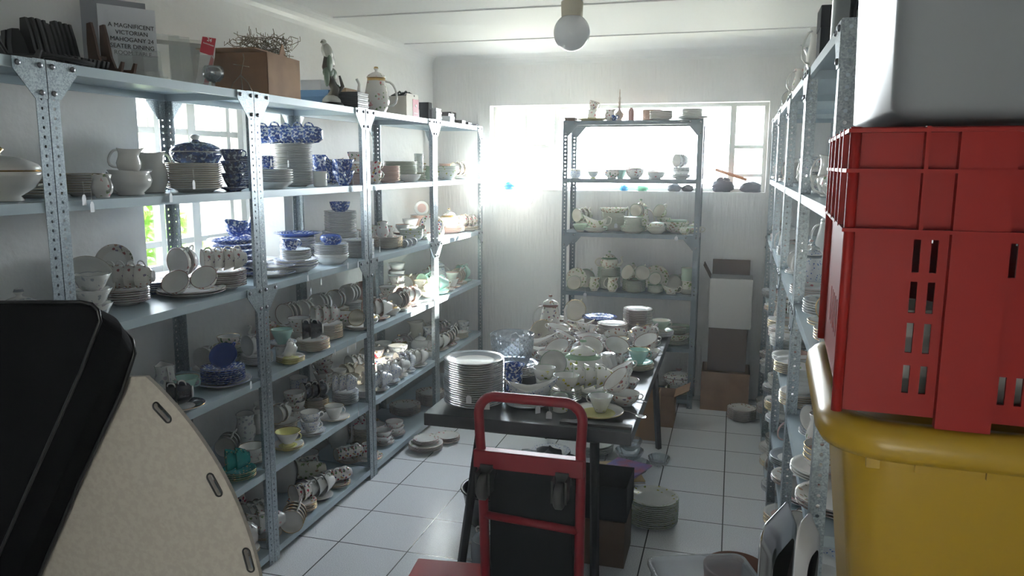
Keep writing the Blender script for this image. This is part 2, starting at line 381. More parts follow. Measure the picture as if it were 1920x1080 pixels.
def shelf_mesh(L, D):
    b = MB(); t = .0012; h = .028
    b.box(0, L, 0, D, -t, 0); b.box(0, L, 0, t, -h, -t); b.box(0, L, D-t, D, -h, -t)
    b.box(0, t, t, D-t, -h, -t); b.box(L-t, L, t, D-t, -h, -t)
    b.box(0, L, t, .014, -h, -h+t); b.box(0, L, D-.014, D-t, -h, -h+t)
    return b.mesh('shelf')
SH = {}
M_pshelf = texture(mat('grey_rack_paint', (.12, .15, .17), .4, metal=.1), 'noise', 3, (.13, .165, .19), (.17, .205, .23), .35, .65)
def rack(loc, rz, L, D, H, levels, label, group, gl=(0, 2), mp=None, ms=None):
    """slotted-angle shelving unit; origin at the floor, front left corner; length along +x, depth along +y"""
    t = empty('steel_shelving_unit', loc, rz); tag(t, label, 'shelving unit', group)
    if H not in POSTS: POSTS[H] = post_mesh(H)
    for (x, y, r) in ((0, 0, 0), (L, 0, PI/2), (L, D, PI), (0, D, -PI/2)):
        obj('post', POSTS[H], mp or M_galv, t, (x, y, 0), (0, 0, r))
    k = (L, D)
    if k not in SH: SH[k] = shelf_mesh(L-.006, D-.006)
    for z in levels: obj('shelf', SH[k], ms or M_shelf, t, (.003, .003, z))
    for i, z in enumerate(levels):
        if i not in gl: continue
        zz = z if i == 0 else z-.0
        for (x, y, sx, sy_) in ((0, 0, 1, 1), (L, 0, -1, 1), (0, D, 1, -1), (L, D, -1, -1)):
            g = obj('gusset', G_mesh, mp or M_galv, t, (x, y-.0004*sy_, zz), (0, 0, 0), (sx, sy_, 1))
            for (bx, bz) in ((.085, -.015), (.018, -.015), (.018, -.085)):
                obj('bolt', B_mesh, M_bolt, g, (bx, -.002, bz))
    return t
LF = -1.771; LD = .40; LY = [.77, 1.705, 2.64, 3.58, 4.515]; LU = .935; LH = 1.915
LZ = [1.913, 1.540, 1.166, .795, .408, .055]
bayn = ['nearest', 'second', 'third', 'fourth', 'corner']
for i, y in enumerate(LY):
    rack((LF, y+.0015, 0), PI/2, LU-.003, LD, LH, LZ, ['grey slotted steel shelving unit nearest the camera at the frame edge', 'grey slotted steel shelving unit with the sign and acrylic stands on top',
         'grey slotted steel shelving unit with brown carton and bird figurine on top', 'grey slotted steel shelving unit with tall white coffee pot on top', 'sunlit grey slotted steel shelving unit at the window end corner'][i], 'steel shelving units of the long rack')
RX0, RL, RY, RD, RH = -1.132, .925, 5.25, .31, 1.94
RZ = [1.937, 1.552, 1.186, .777, .418, .06]
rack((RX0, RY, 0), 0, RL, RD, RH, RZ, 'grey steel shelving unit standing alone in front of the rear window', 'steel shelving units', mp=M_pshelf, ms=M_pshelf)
GX, GD, GH = .205, .40, 1.955
GZ = [1.952, 1.552, 1.18, .79, .41, .06]
GYs = [5.575, 4.64, 3.705, 2.77]       # far end of each unit
GT = -.0065
for i, y in enumerate(GYs):
    rack((.205+.0065*(y-1.9), y, 0), -PI/2+GT, LU-.003, GD, GH, GZ, ['grey steel shelving unit of the right wall standing in the rear corner', 'second grey steel shelving unit out of the rear corner, right wall',
         'third grey steel shelving unit out of the rear corner, right wall', 'grey steel shelving unit directly behind the red crate'][i], 'steel shelving units of the crate side')
def gfront(y): return .205+.0065*(y-1.9)
# ------------------------------------------------------------ the round pendant lamp
lx, ly = -.80, 3.88
t = empty('ceiling_lamp', (lx, ly, ZC)); tag(t, 'round opal glass globe lamp with cream collar on the white ceiling', 'lamp')
obj('lamp_collar', MB().lathe([(.052, 0), (.054, -.004), (.052, -.07), (.046, -.074)], 32), mat('cream_plastic', (.5, .46, .36), .4), t)
obj('globe', MB().lathe([(.001, -.235)]+[(.089*math.sin(a), -.146-.089*math.cos(a)) for a in [PI*k/24 for k in range(1, 21)]]+[(.045, -.07)], 36), mat('opal_glass', (.62, .63, .65), .06, spec=.7), t)

# added unseen sun blocker: keeps sun off all but the rear window's near side
b = MB(); b.box(-.42, 6, YB+.35, YB+5.5, 2.55, 2.62)
for x, y in ((5.8, YB+5.2), (5.8, YB+.6)): b.box(x, x+.1, y, y+.1, -.15, 2.55)
struct('sun_blocker', b, mat('sun_blocker_grey', (.5, .5, .5), .6))

# ------------------------------------------------------------ china: one mesh per kind and size, shared by its copies
MESH = {}
def cached(key, fn):
    if key not in MESH: MESH[key] = fn()
    return MESH[key]
def plate_mesh(R, dep=.02, well=.66, sx=1., flute=0, seg=36):
    def f():
        w_ = well*R
        pr = [(0, .003), (w_*.82, .003), (w_*.85, 0), (w_*.92, 0), (w_, .0045), (R*.86, dep*.62), (R, dep-.0015), (R*1.003, dep), (R*.993, dep+.0012), (R*.86, dep*.62+.003), (w_*1.0, .0075), (w_*.9, .0062), (0, .0062)]
        mm = [0, 0, 0, 0, 0, 0, 0, 1, 2, 2, 0, 0]
        fn = None
        if flute: fn = lambda p, a, r, z: (p[0]*(1+.03*math.cos(flute*a)*(r/R)**4), p[1]*(1+.03*math.cos(flute*a)*(r/R)**4), p[2])
        b = MB(); b.lathe(pr, seg, mm, sx=sx, fn=fn); return b.mesh('plate', 3)
    return cached(('plate', R, dep, well, sx, flute), f)
def bowl_mesh(R, h, foot=.5, seg=32, flute=0, sx=1.):
    def f():
        F = foot*R
        pr = [(0, .004), (F*.85, .004), (F*.88, 0), (F, 0), (F*1.02, .006), (R*.72, h*.22), (R*.9, h*.55), (R, h-.002), (R*1.0, h), (R*.97, h), (R*.87, h*.58), (R*.68, h*.27), (F*.9, .011), (0, .009)]
        mm = [0, 0, 0, 0, 0, 2, 2, 1, 1, 2, 0, 0, 0]
        fn = None
        if flute: fn = lambda p, a, r, z: (p[0]*(1+.03*math.cos(flute*a)*(z/h)**3), p[1]*(1+.03*math.cos(flute*a)*(z/h)**3), p[2]+(.003*math.cos(flute*a) if z > h*.9 else 0))
        b = MB(); b.lathe(pr, seg, mm, fn=fn, sx=sx); return b.mesh('bowl', 3)
    return cached(('bowl', R, h, foot, flute, sx), f)
CUPS = {  # outer profile (radius, height) foot to rim
 'tea': [(.021, 0), (.0225, .003), (.021, .006), (.033, .016), (.040, .033), (.045, .054)],
 'tall': [(.021, 0), (.022, .003), (.025, .006), (.031, .015), (.0345, .04), (.0385, .068)],
 'coffee': [(.017, 0), (.018, .003), (.020, .006), (.0265, .014), (.0275, .035), (.029, .054)],
 'flare': [(.024, 0), (.021, .006), (.018, .011), (.031, .022), (.039, .04), (.049, .058)],
 'cone': [(.020, 0), (.021, .003), (.022, .005), (.031, .022), (.040, .045), (.047, .062)],
 'low': [(.028, 0), (.03, .003), (.031, .006), (.043, .015), (.050, .03), (.053, .044)],
 'mug': [(.032, 0), (.036, .003), (.037, .006), (.037, .03), (.037, .06), (.038, .082)],
 'demi': [(.017, 0), (.018, .002), (.019, .004), (.026, .012), (.030, .026), (.033, .042)],
 'broth': [(.030, 0), (.032, .004), (.033, .007), (.045, .016), (.054, .032), (.060, .05)],
}
def vessel_profile(o, t=.0024):
    n = len(o); pr = [(0, .002), (o[0][0]*.85, .002)]+o; mm = [0, 0]+[0 if i < 2 else 2 for i in range(n-1)]
    rr, hh = o[-1]; pr += [(rr-t*.4, hh+.0006), (rr-t, hh-.001)]; mm += [1, 1]
    for i in range(n-2, 2, -1): pr.append((o[i][0]-t, o[i][1]+t*.3)); mm.append(0)
    pr += [(max(.004, o[2][0]*.8), o[2][1]+.004), (0, o[2][1]+.003)]; mm += [0, 0]
    return pr, mm[:len(pr)-1]
def cup_mesh(k, s=1., flute=0):
    def f():
        pr, mm = vessel_profile([(r*s, z*s) for r, z in CUPS[k]])
        h = CUPS[k][-1][1]*s; fn = None
        if flute: fn = lambda p, a, r, z: (p[0]*(1+.035*math.cos(flute*a)*(z/h)), p[1]*(1+.035*math.cos(flute*a)*(z/h)), p[2]+(.0015*math.cos(flute*a) if z > h*.9 else 0))
        b = MB(); b.lathe(pr, 26, mm, fn=fn); return b.mesh('cup', 3)
    return cached(('cup', k, s, flute), f)
def handle_pts(x, z0, z1, out, n=9, drop=.15):
    """a C loop in the x,z plane leaving radius x between z0 and z1"""
    P = []
    for i in range(n):
        a = PI*i/(n-1); P.append((x(z1+(z0-z1)*i/(n-1))-.002+out*math.sin(a)**.8, 0, (z0+z1)/2+(z1-z0)/2*math.cos(a)))
    return P
def radius_at(o):
    def x(z):
        for (r0, a), (r1, b_) in zip(o, o[1:]):
            if z <= b_: return r0+(r1-r0)*(z-a)/max(1e-6, b_-a)
        return o[-1][0]
    return x
def handle_mesh(o, z0, z1, out, r=.0026, key=None):
    def f():
        b = MB(); b.tube(handle_pts(radius_at(o), z0, z1, out), r, 6, 0, flat=1.25); return b.mesh('handle')
    return cached(key, f)
class Item: pass
REG = []
def reg(o, phrase, place, s=None, stack=None, k=None, along=0., group=None, cat=None):
    i = Item(); i.o, i.phrase, i.place, i.stack, i.k, i.along = o, phrase, place, stack, k, along
    o['category'] = cat; i.group = group; REG.append(i); return o
_vc = {}
def verts(me):
    if me.name not in _vc: _vc[me.name] = [v.co.copy() for v in me.vertices]
    return _vc[me.name]
def lowest(o):
    """height of the thing's lowest point above its own origin, with its turn and its parts"""
    M = o.rotation_euler.to_matrix() @ Matrix.Diagonal(o.scale)
    z = min((M @ v).z for v in verts(o.data)) if o.data else 9
    for c in o.children:
        if c.data:
            Mc = c.matrix_basis
            z = min(z, min((M @ (Mc @ v)).z for v in verts(c.data)))
    return z
def rest_row(os, z):
    m = min(lowest(o) for o in os)
    for o in os: o.location.z = z-m+.0003
def rest(o, z, gap=.0003): o.location.z = z-lowest(o)+gap; return o
def along_of(place, p):
    if 'long-rack' in place: return -p.y
    if 'crate-side' in place: return -p.y
    return p.x
class Pl:
    """where things go: a name for the labels and a height"""
    def __init__(s, name, z, prep='on'): s.name = name; s.z = z; s.prep = prep
_sid = [0]
def newstack(): _sid[0] += 1; return _sid[0]
JIT = random.Random(11)
def stack(pl, x, y, sty, n, kind='saucer', R=.068, z=None, group=None, pitch=None, **kw):
    """a pile of n plates; returns the height of the top one's rim and well"""
    w_, *ms = STY[sty]; z = pl.z if z is None else z; sid = newstack()
    dep = {'saucer': .016, 'side_plate': .014, 'dinner_plate': .019, 'soup_plate': .030}.get(kind, .018)
    well = {'saucer': .58, 'soup_plate': .62}.get(kind, .68)
    if kind == 'bowl': me = bowl_mesh(R, kw.get('h', .045), kw.get('foot', .5)); p = pitch or .013; top = kw.get('h', .045)
    else: me = plate_mesh(R, dep, well, kw.get('sx', 1.), kw.get('flute', 0)); p = pitch or .0078; top = dep+.001
    word = {'saucer': 'saucer', 'side_plate': 'side plate', 'dinner_plate': 'dinner plate', 'soup_plate': 'soup plate', 'bowl': 'bowl', 'oval_platter': 'oval platter', 'cake_plate': 'cake plate'}[kind]
    for i in range(n):
        o = obj(kind, me, ms); q = (.0006 if kind in ('bowl', 'soup_plate') else .0012) if n > 1 else 0
        o.location = (x+JIT.uniform(-q, q), y+JIT.uniform(-q, q), z+i*p+.0004); o.rotation_euler.z = kw.get('rz', JIT.uniform(0, 6.28)) if kw.get('sx', 1.) == 1. else kw.get('rz', 0)
        reg(o, w_+' '+word, pl, stack=sid, k=(i, n), along=along_of(pl.name, o.location), cat={'bowl': 'bowl', 'saucer': 'saucer'}.get(kind, 'plate'), group=group or (word+'s in piles '+pl.prep+' '+pl.name))
    return z+(n-1)*p+top, z+(n-1)*p+.0075
def add_handle(o, k, s, ms, sides=1, mat_=None):
    prof = [(r*s, z*s) for r, z in CUPS[k]]; H = prof[-1][1]
    me = handle_mesh(prof, H*.44, H*.92, .019*s if k != 'demi' else .014*s, .0027*s, ('h', k, s))
    for q in range(sides): obj('handle', me, mat_ or ms[0], o, rot=(0, 0, q*PI))
def cup(pl, x, y, z, sty, k='tea', s=1., spin=0., phrase=None, flute=0, kind='teacup', handles=None, rot=None, group=None, gilt=False):
    w_, *ms = STY[sty]; o = obj(kind, cup_mesh(k, s, flute), ms)
    nh = handles if handles is not None else (2 if kind == 'broth_cup' else 1)
    if nh: add_handle(o, k, s, ms, nh, P_gold if gilt else None)
    o.rotation_euler = rot if rot is not None else (0, 0, spin); o.location = (x, y, z)
    rest(o, z)
    reg(o, phrase or (w_+' '+kind.replace('_', ' ')), pl, along=along_of(pl.name, o.location), cat='cup', group=group or (kind.replace('_', ' ')+'s '+pl.prep+' '+pl.name))
    return o
def lying(pl, x, y, z, sty, n, yaw, k='tea', s=1., pitch=None, spin=2.6, kind='teacup', flute=0, tip=0.):
    """n cups lying nested in a row, their mouths towards yaw"""
    pr = CUPS[k]; a = math.atan((pr[-1][0]-pr[2][0])/(pr[-1][1]))+tip; H = pr[-1][1]*s; p = max(pitch or 0, H*.67)
    d = Vector((math.cos(yaw), math.sin(yaw))); L = (n-1)*p
    if n > 1: a = 0
    R = Matrix.Rotation(yaw, 3, 'Z') @ Matrix.Rotation(PI/2-a, 3, 'Y')
    H = pr[-1][1]*s; mid = H*.5
    row = []
    for i in range(n):
        M = R @ Matrix.Rotation(spin+(0 if s > 9 else JIT.uniform(-.12, .12)), 3, 'Z')
        c = Vector((x, y))+d*(L/2-i*p-mid)
        row.append(cup(pl, c.x, c.y, z, sty, k, s, rot=M.to_euler(), kind=kind, flute=flute))
    rest_row(row, z)
def cupset(pl, x, y, sty, ns, nc, yaw=-2.3, k='tea', s=1., R=.068, flute=0, z=None, kind='teacup', spin=2.6, pitch=None):
    zt, zw = stack(pl, x, y, sty, ns, R=R, z=z, flute=flute)
    if nc: lying(pl, x, y, zt-.003, sty, nc, yaw, k, s, flute=flute, kind=kind, spin=spin, pitch=pitch)
    return zt
def cupsaucer(pl, x, y, sty, ns=1, nc=1, k='tea', s=1., spin=0., R=.068, flute=0):
    zt, zw = stack(pl, x, y, sty, ns, R=R, flute=flute); z = zw-.001
    for i in range(nc):
        cup(pl, x, y, z, sty, k, s, spin+i*.5, flute=flute); z += CUPS[k][-1][1]*s*.68
# pouring vessels -------------------------------------------------------------
VES = {
 'jug': [(.026, 0), (.03, .003), (.029, .008), (.041, .025), (.044, .045), (.036, .075), (.032, .09), (.037, .108)],
 'tankard': [(.036, 0), (.04, .004), (.038, .01), (.05, .04), (.052, .07), (.043, .11), (.042, .13), (.048, .15)],
 'cream': [(.018, 0), (.021, .003), (.02, .006), (.03, .018), (.033, .034), (.027, .052), (.026, .06), (.03, .072)],
 'basin': [(.035, 0), (.04, .004), (.038, .009), (.058, .028), (.064, .048), (.058, .062), (.056, .066), (.064, .075)],
}
def jug(pl, x, y, sty, k='jug', s=1., face=0., z=None, phrase=None, kind='milk_jug', handle=True, spout=.35, rot=None):
    """face: the way the lip points"""
    def f():
        o = [(r*s, q*s) for r, q in VES[k]]; pr, mm = vessel_profile(o); H = o[-1][1]
        def fn(p, a, r, q):
            t = max(0, (q-H*.72)/(H*.28)); c = max(0, math.cos(a))**6*t
            d = max(0, -math.cos(a))**2*t
            return (p[0]+c*r*spout*1.3, p[1]*(1-c*.35), p[2]+c*H*.07*(spout > 0)+d*H*.05*(spout > 0))
        b = MB(); b.lathe(pr, 28, mm, fn=fn); return b.mesh('jug', 3)
    w_, *ms = STY[sty]; o = obj(kind, cached(('jug', k, s, spout), f), ms)
    if handle:
        pf = [(r*s, q*s) for r, q in VES[k]]; H = pf[-1][1]
        obj('handle', handle_mesh(pf, H*.3, H*.98, .03*s*(.8 if k == 'cream' else 1), .0036*s, ('hj', k, s)), ms[0], o, rot=(0, 0, PI))
    o.rotation_euler = rot if rot is not None else (0, 0, face); o.location = (x, y, 0); rest(o, pl.z if z is None else z)
    reg(o, phrase or (w_+' '+kind.replace('_', ' ')), pl, along=along_of(pl.name, o.location), cat='jug', group='jugs '+pl.prep+' '+pl.name); return o
POTS = {
 'round': ([(.04, 0), (.044, .004), (.042, .009), (.066, .03), (.075, .058), (.066, .085), (.045, .099)], .048, .155, .07),
 'squat': ([(.05, 0), (.054, .004), (.052, .009), (.075, .025), (.086, .048), (.078, .07), (.052, .082)], .055, .16, .06),
 'tall': ([(.04, 0), (.045, .004), (.042, .01), (.056, .035), (.062, .06), (.052, .105), (.043, .15), (.042, .165)], .044, .20, .1),
 'drum': ([(.052, 0), (.054, .004), (.053, .009), (.056, .03), (.056, .06), (.055, .09), (.049, .1)], .05, .15, .085),
}
def pot(pl, x, y, sty, k='round', s=1., face=0., z=None, phrase=None, lid=True, spout=True, kind='teapot', handles=1, cat='teapot'):
    o_, lr, _h, sz = POTS[k]; o_ = [(r*s, q*s) for r, q in o_]; H = o_[-1][1]; w_, *ms = STY[sty]
    me = cached(('pot', k, s), lambda: MB().lathe([(0, .002), (o_[0][0]*.85, .002)]+o_+[(o_[-1][0]*.8, H-.002)], 30, [0, 0, 0, 0, 2, 2, 2]+[2]*(len(o_)-7)+[1, 1, 0][:3], m=0).mesh('pot', 3))
    o = obj(kind, me, ms); xr = radius_at(o_)
    if spout:
        if k == 'tall': P = [(xr(H*.2)-.006, 0, H*.22), (xr(H*.3)+.024*s, 0, H*.3), (xr(H*.5)+.03*s, 0, H*.55), (xr(H*.8)+.036*s, 0, H*.82), (xr(H)+.052*s, 0, H*.97)]
        else: P = [(xr(H*.35)-.008, 0, H*.36), (xr(H*.4)+.022*s, 0, H*.42), (xr(H*.6)+.034*s, 0, H*.66), (xr(H)+.05*s, 0, H*1.0), (xr(H)+.066*s, 0, H*1.07)]
        obj('spout', cached(('sp', k, s), lambda: MB().tube(P, [.015*s, .012*s, .009*s, .0065*s, .006*s], 10).mesh('spout')), ms[0], o)
    for q in range(handles):
        z0, z1 = H*.2, H*.9
        obj('handle', cached(('hp', k, s), lambda: MB().tube(handle_pts(xr, z0, z1, .042*s), .005*s, 8, flat=1.2).mesh('handle')), ms[0], o, rot=(0, 0, PI*(1-q)))
    if lid:
        L = lr*s
        l = obj('lid', cached(('lid', k, s), lambda: MB().lathe([(0, H-.004), (L*.9, H-.004), (L, H-.001), (L*1.02, H+.002), (L*.85, H+.012*s), (L*.45, H+.022*s), (L*.16, H+.026*s), (L*.12, H+.032*s), (L*.26, H+.041*s), (L*.2, H+.049*s), (0, H+.053*s)], 26, [0, 1, 0, 2, 2, 0, 0, 0, 1, 0]).mesh('lid', 3)), ms, o)
    o.rotation_euler.z = face; o.location = (x, y, 0); rest(o, pl.z if z is None else z)
    reg(o, phrase or (w_+' '+kind.replace('_', ' ')), pl, along=along_of(pl.name, o.location), cat=cat, group='pots '+pl.prep+' '+pl.name); return o
def bowl(pl, x, y, sty, R=.06, h=.05, z=None, phrase=None, foot=.5, flute=0, kind='bowl', rot=None, sx=1.):
    w_, *ms = STY[sty]; o = obj(kind, bowl_mesh(R, h, foot, flute=flute, sx=sx), ms); o.rotation_euler = rot or (0, 0, 0); o.location = (x, y, 0); rest(o, pl.z if z is None else z)
    reg(o, phrase or (w_+' '+kind.replace('_', ' ')), pl, along=along_of(pl.name, o.location), cat='bowl', group='bowls '+pl.prep+' '+pl.name); return o
def leaning(pl, x, y, sty, R=.08, yaw=0., lean=.25, kind='side_plate', phrase=None, z=None):
    """a plate stood on its edge, its face towards yaw"""
    w_, *ms = STY[sty]; me = plate_mesh(R, .016, .62); o = obj(kind, me, ms)
    o.rotation_euler = (Matrix.Rotation(yaw, 3, 'Z') @ Matrix.Rotation(PI/2-lean, 3, 'Y')).to_euler(); o.location = (x, y, 0); rest(o, pl.z if z is None else z)
    reg(o, phrase or (w_+' '+kind.replace('_', ' ')+' stood on edge'), pl, along=along_of(pl.name, o.location), cat='plate', group='plates stood on edge '+pl.prep+' '+pl.name); return o
def tureen(pl, x, y, sty, s=1., rz=0., z=None, phrase=None, kind='tureen', phrase_lid=None):
    w_, *ms = STY[sty]
    o = obj(kind, cached(('tur', s), lambda: MB().lathe([(0, .003), (.05*s, .003), (.055*s, 0), (.058*s, .004), (.05*s, .016*s), (.085*s, .045*s), (.102*s, .08*s), (.105*s, .095*s), (.1*s, .097*s), (0, .09*s)], 34, [0, 0, 0, 0, 2, 2, 2, 1, 0], sx=1.25).mesh('tureen', 3)), ms)
    obj('lid', cached(('turl', s), lambda: MB().lathe([(0, .094*s), (.098*s, .0972*s), (.104*s, .1*s), (.095*s, .118*s), (.06*s, .138*s), (.02*s, .145*s), (.012*s, .152*s), (.022*s, .164*s), (.014*s, .174*s), (0, .177*s)], 34, [0, 1, 2, 2, 0, 0, 1, 1, 0], sx=1.25).mesh('lid', 3)), ms, o)
    for q in (0, 1): obj('handle', cached(('turh', s), lambda: MB().tube([(.112*s+.0*s, 0, .05*s), (.15*s, 0, .058*s), (.158*s, 0, .075*s), (.145*s, 0, .088*s), (.126*s, 0, .088*s)], .005*s, 7).mesh('handle')), ms[0], o, rot=(0, 0, q*PI))
    o.rotation_euler.z = rz; o.location = (x, y, 0); rest(o, pl.z if z is None else z)
    reg(o, phrase or (w_+' lidded '+kind), pl, along=along_of(pl.name, o.location), cat='tureen', group='tureens '+pl.prep+' '+pl.name); return o
def boat(pl, x, y, sty, face, s=1., z=None, phrase=None):
    """sauce boat: a long low jug with a swept lip"""
    def f():
        o = [(.03, 0), (.034, .004), (.03, .01), (.04, .025), (.046, .045), (.048, .062)]; pr, mm = vessel_profile(o, .003)
        def fn(p, a, r, q):
            t = (q/.062); c = math.cos(a); x_ = p[0]*1.5; z_ = q
            if c > 0: x_ += c**3*t*t*.035; z_ += c**3*t*t*.03
            else: z_ += (-c)**3*t*t*.012
            z_ -= (1-abs(c))*t*t*.012
            return (x_*s, p[1]*.95*(1-.35*max(0, c)**3*t)*s, z_*s)
        return MB().lathe(pr, 30, mm, fn=fn).mesh('boat', 3)
    w_, *ms = STY[sty]; o = obj('sauce_boat', cached(('boat', s), f), ms)
    obj('handle', cached(('boath', s), lambda: MB().tube([(-.066*s, 0, .062*s), (-.085*s, 0, .085*s), (-.105*s, 0, .075*s), (-.103*s, 0, .045*s), (-.085*s, 0, .025*s), (-.058*s, 0, .026*s)], .0045*s, 8, flat=1.5).mesh('handle')), ms[0], o)
    o.rotation_euler.z = face; o.location = (x, y, 0); rest(o, pl.z if z is None else z)
    reg(o, phrase or (w_+' sauce boat'), pl, along=along_of(pl.name, o.location), cat='sauce boat', group='sauce boats '+pl.prep+' '+pl.name); return o
M_tag = mat('tag_card', (.72, .73, .76), .7); M_string = mat('tag_string', (.6, .6, .58), .8)
def tag_mesh(L):
    def f():
        b = MB(); w_, h = .011, .03
        b.prism([(-w_, -h-L), (w_, -h-L), (w_, -.008-L), (.005, -L), (-.005, -L), (-w_, -.008-L)], -.0004, .0004); return b.mesh('price_tag')
    return cached(('tag', L), f)
def price_tag(pl, x, y, z, yaw, L=.03, tilt=0.):
    """hangs by a string from a point; yaw turns its face"""
    o = obj('price_tag', tag_mesh(L), M_tag); o.location = (x, y, z); o.rotation_euler = (0, tilt, yaw)
    obj('string', cached(('str', L), lambda: MB().tube([(0, 0, .012), (.0015, 0, -L/2), (0, 0, -L-.004)], .0007, 4).mesh('string')), M_string, o)
    reg(o, 'white price tag', pl, along=along_of(pl.name, o.location), cat='price tag', group='price tags '+pl.prep+' '+pl.name); return o

# ------------------------------------------------------------ labels: what it is, where in its pile, where along its shelf
ORD = 'first second third fourth fifth sixth seventh eighth ninth tenth eleventh twelfth thirteenth fourteenth fifteenth sixteenth seventeenth eighteenth nineteenth twentieth twenty-first twenty-second twenty-third twenty-fourth twenty-fifth twenty-sixth twenty-seventh twenty-eighth twenty-ninth thirtieth thirty-first thirty-second'.split()
def write_labels():
    by = {}
    for i in REG: by.setdefault((i.phrase, i.place.name), []).append(i)
    for (ph, pn), L in by.items():
        frm = 'from window' if ('long-rack' in pn or 'crate-side' in pn) else 'from left'
        units = {}
        for i in L: units.setdefault(('s', i.stack) if i.stack else ('i', id(i)), []).append(i)
        order = sorted(units, key=lambda u: sum(q.along for q in units[u])/len(units[u]))
        st = [u for u in order if u[0] == 's' and len(units[u]) > 1]; si = [u for u in order if u not in st]
        pre = '%s %s' % (L[0].place.prep, pn)
        for n, u in enumerate(si):
            i = units[u][0]
            i.o['label'] = '%s, %s' % (ph, pre) if len(si) == 1 else '%s, %s %s, %s' % (ph, ORD[n], frm, pre)
        for n, u in enumerate(st):
            for i in units[u]:
                k, N = i.k; lv = 'topmost' if k == N-1 else 'bottom one' if k == 0 else ORD[k]+' up'
                i.o['label'] = '%s, %s in its pile, %s' % (ph, lv, pre) if len(st) == 1 else '%s, %s, %s pile %s, %s' % (ph, lv, ORD[n], frm, pn)
        for i in L:
            if i.group: i.o['group'] = i.group

# ------------------------------------------------------------ filling the long rack
LVN = ['top', 'second', 'third', 'fourth', 'fifth', 'bottom']
BAY = ['nearest', 'second', 'third', 'fourth', 'corner']
LPL = {}
def lpl(lev, y):
    b_ = min(4, max(0, int((y-.77)/LU)))
    if (lev, b_) not in LPL: LPL[lev, b_] = Pl('%s shelf, %s long-rack bay' % (LVN[lev], BAY[b_]), LZ[lev])
    return LPL[lev, b_]
OCC = {}
def lp(u, d, lev):
    X = LF-d; z = LZ[lev]; v = 400
    for _ in range(5):
        P = at(u, v, 'x', X); v = pix((X, P.y, z))[1]
    return X, P.y, lpl(lev, P.y)
def claim(lev, x, y, r): OCC.setdefault(lev, []).append((x, y, r))
def free(lev, x, y, r): return all((x-a)**2+(y-c)**2 > (r+q)**2 for a, c, q in OCC.get(lev, []))
def L(lev, u, d, fn, *a, r=.07, **k):
    x, y, p = lp(u, d, lev); claim(lev, x, y, r); return fn(p, x, y, *a, **k)
def Lz(lev, u, d, dz, fn, *a, **k):
    x, y, p = lp(u, d, lev); return fn(p, x, y, *a, z=LZ[lev]+dz, **k)
def tag_at(u, v, lev, out=.006, Ls=.025):
    P = at(u, v, 'x', LF+out); price_tag(lpl(lev, P.y), LF+out, P.y, P.z+Ls, PI/2+.3, Ls)
CAMY = -2.1
# second shelf (just under the eye)
L(1, -2, .15, tureen, 'wgold', s=.85, rz=.7, r=.11, kind='tureen')
L(1, 70, .25, stack, 'wgold', 9, R=.075, kind='side_plate', r=.08)
L(1, 156, .24, stack, 'wgold', 8, R=.062, r=.065)
L(1, 193, .07, jug, 'rose', 'cream', .95, face=PI*.9, r=.03, phrase='small rose-sprigged white gilt milk jug')
L(1, 222, .27, cup, LZ[1], 'white', 'mug', .9, spin=2.0, r=.04, kind='mug')
L(1, 246, .13, jug, 'white', 'basin', 1.05, face=1.2, handle=False, r=.07, spout=.12, kind='sugar_basin', phrase='plain white fluted bowl under a jug')
Lz(1, 246, .13, .066, jug, 'white', 'cream', 1.15, face=.6, phrase='white jug standing in a white bowl')
L(1, 290, .22, jug, 'white', 'tankard', .93, face=-2.2, r=.06, phrase='tall plain white water jug')
L(1, 366, .14, stack, 'wgold', 12, R=.098, kind='dinner_plate', r=.105)
x, y, p = lp(372, .26, 1); claim(1, x, y, .12)
stack(p, x, y, 'dblue', 5, R=.09, kind='oval_platter', sx=1.0, pitch=.011)
tureen(p, x, y, 'dblue', s=.85, rz=PI/2, z=p.z+.066, phrase='dark blue printed oval covered vegetable dish')
x, y, p = lp(438, .05, 1); claim(1, x, y, .06); stack(p, x, y, 'dblue', 1, R=.05)
for i, s_ in enumerate((0, .045, .088)): cup(p, x, y, p.z+.012+s_, 'dblue', 'cone', .92, spin=-.4+.5*i)
L(1, 458, .29, stack, 'dblue', 16, R=.085, kind='dinner_plate', r=.1)
L(1, 512, .10, stack, 'greyrim', 6, R=.085, kind='soup_plate', r=.085, pitch=.010)
zt, zw = L(1, 551, .20, stack, 'greyrim', 24, R=.088, kind='side_plate', r=.09)
x, y, p = lp(549, .20, 1); lying(p, x, y, zt-.002, 'blue', 5, -2.85, 'tall', 1.15, pitch=.03)
L(1, 505, .335, stack, 'blue', 17, R=.055, kind='side_plate', r=.06)
L(1, 601, .09, cup, LZ[1], 'white', 'mug', .85, spin=0, r=.035, kind='mug')
x, y, p = lp(600, .24, 1); claim(1, x, y, .05); cup(p, x, y, p.z, 'blue', 'mug', .9, kind='mug'); cup(p, x, y, p.z+.075, 'blue', 'mug', .9, spin=1, kind='mug')
x, y, p = lp(645, .06, 1); claim(1, x, y, .06); cup(p, x, y, p.z, 'blue', 'cone', 1.15, spin=-1); cup(p, x, y, p.z+.055, 'blue', 'cone', 1.15, spin=-1.2)
x, y, p = lp(626, .2, 1); claim(1, x, y, .06); lying(p, x, y, p.z, 'cobalt', 2, -2.6, 'broth', 1.05, pitch=.035)
x, y, p = lp(668, .10, 1); claim(1, x, y, .07); stack(p, x, y, 'pink', 7, R=.066)
x, y, p = lp(668, .25, 1); claim(1, x, y, .06); stack(p, x, y, 'red', 4, R=.06, kind='bowl', h=.045, pitch=.02); cup(p, x, y, p.z+.115, 'red', 'tea', 1.)
L(1, 625, .32, jug, 'red', 'tankard', .85, face=.4, r=.05)
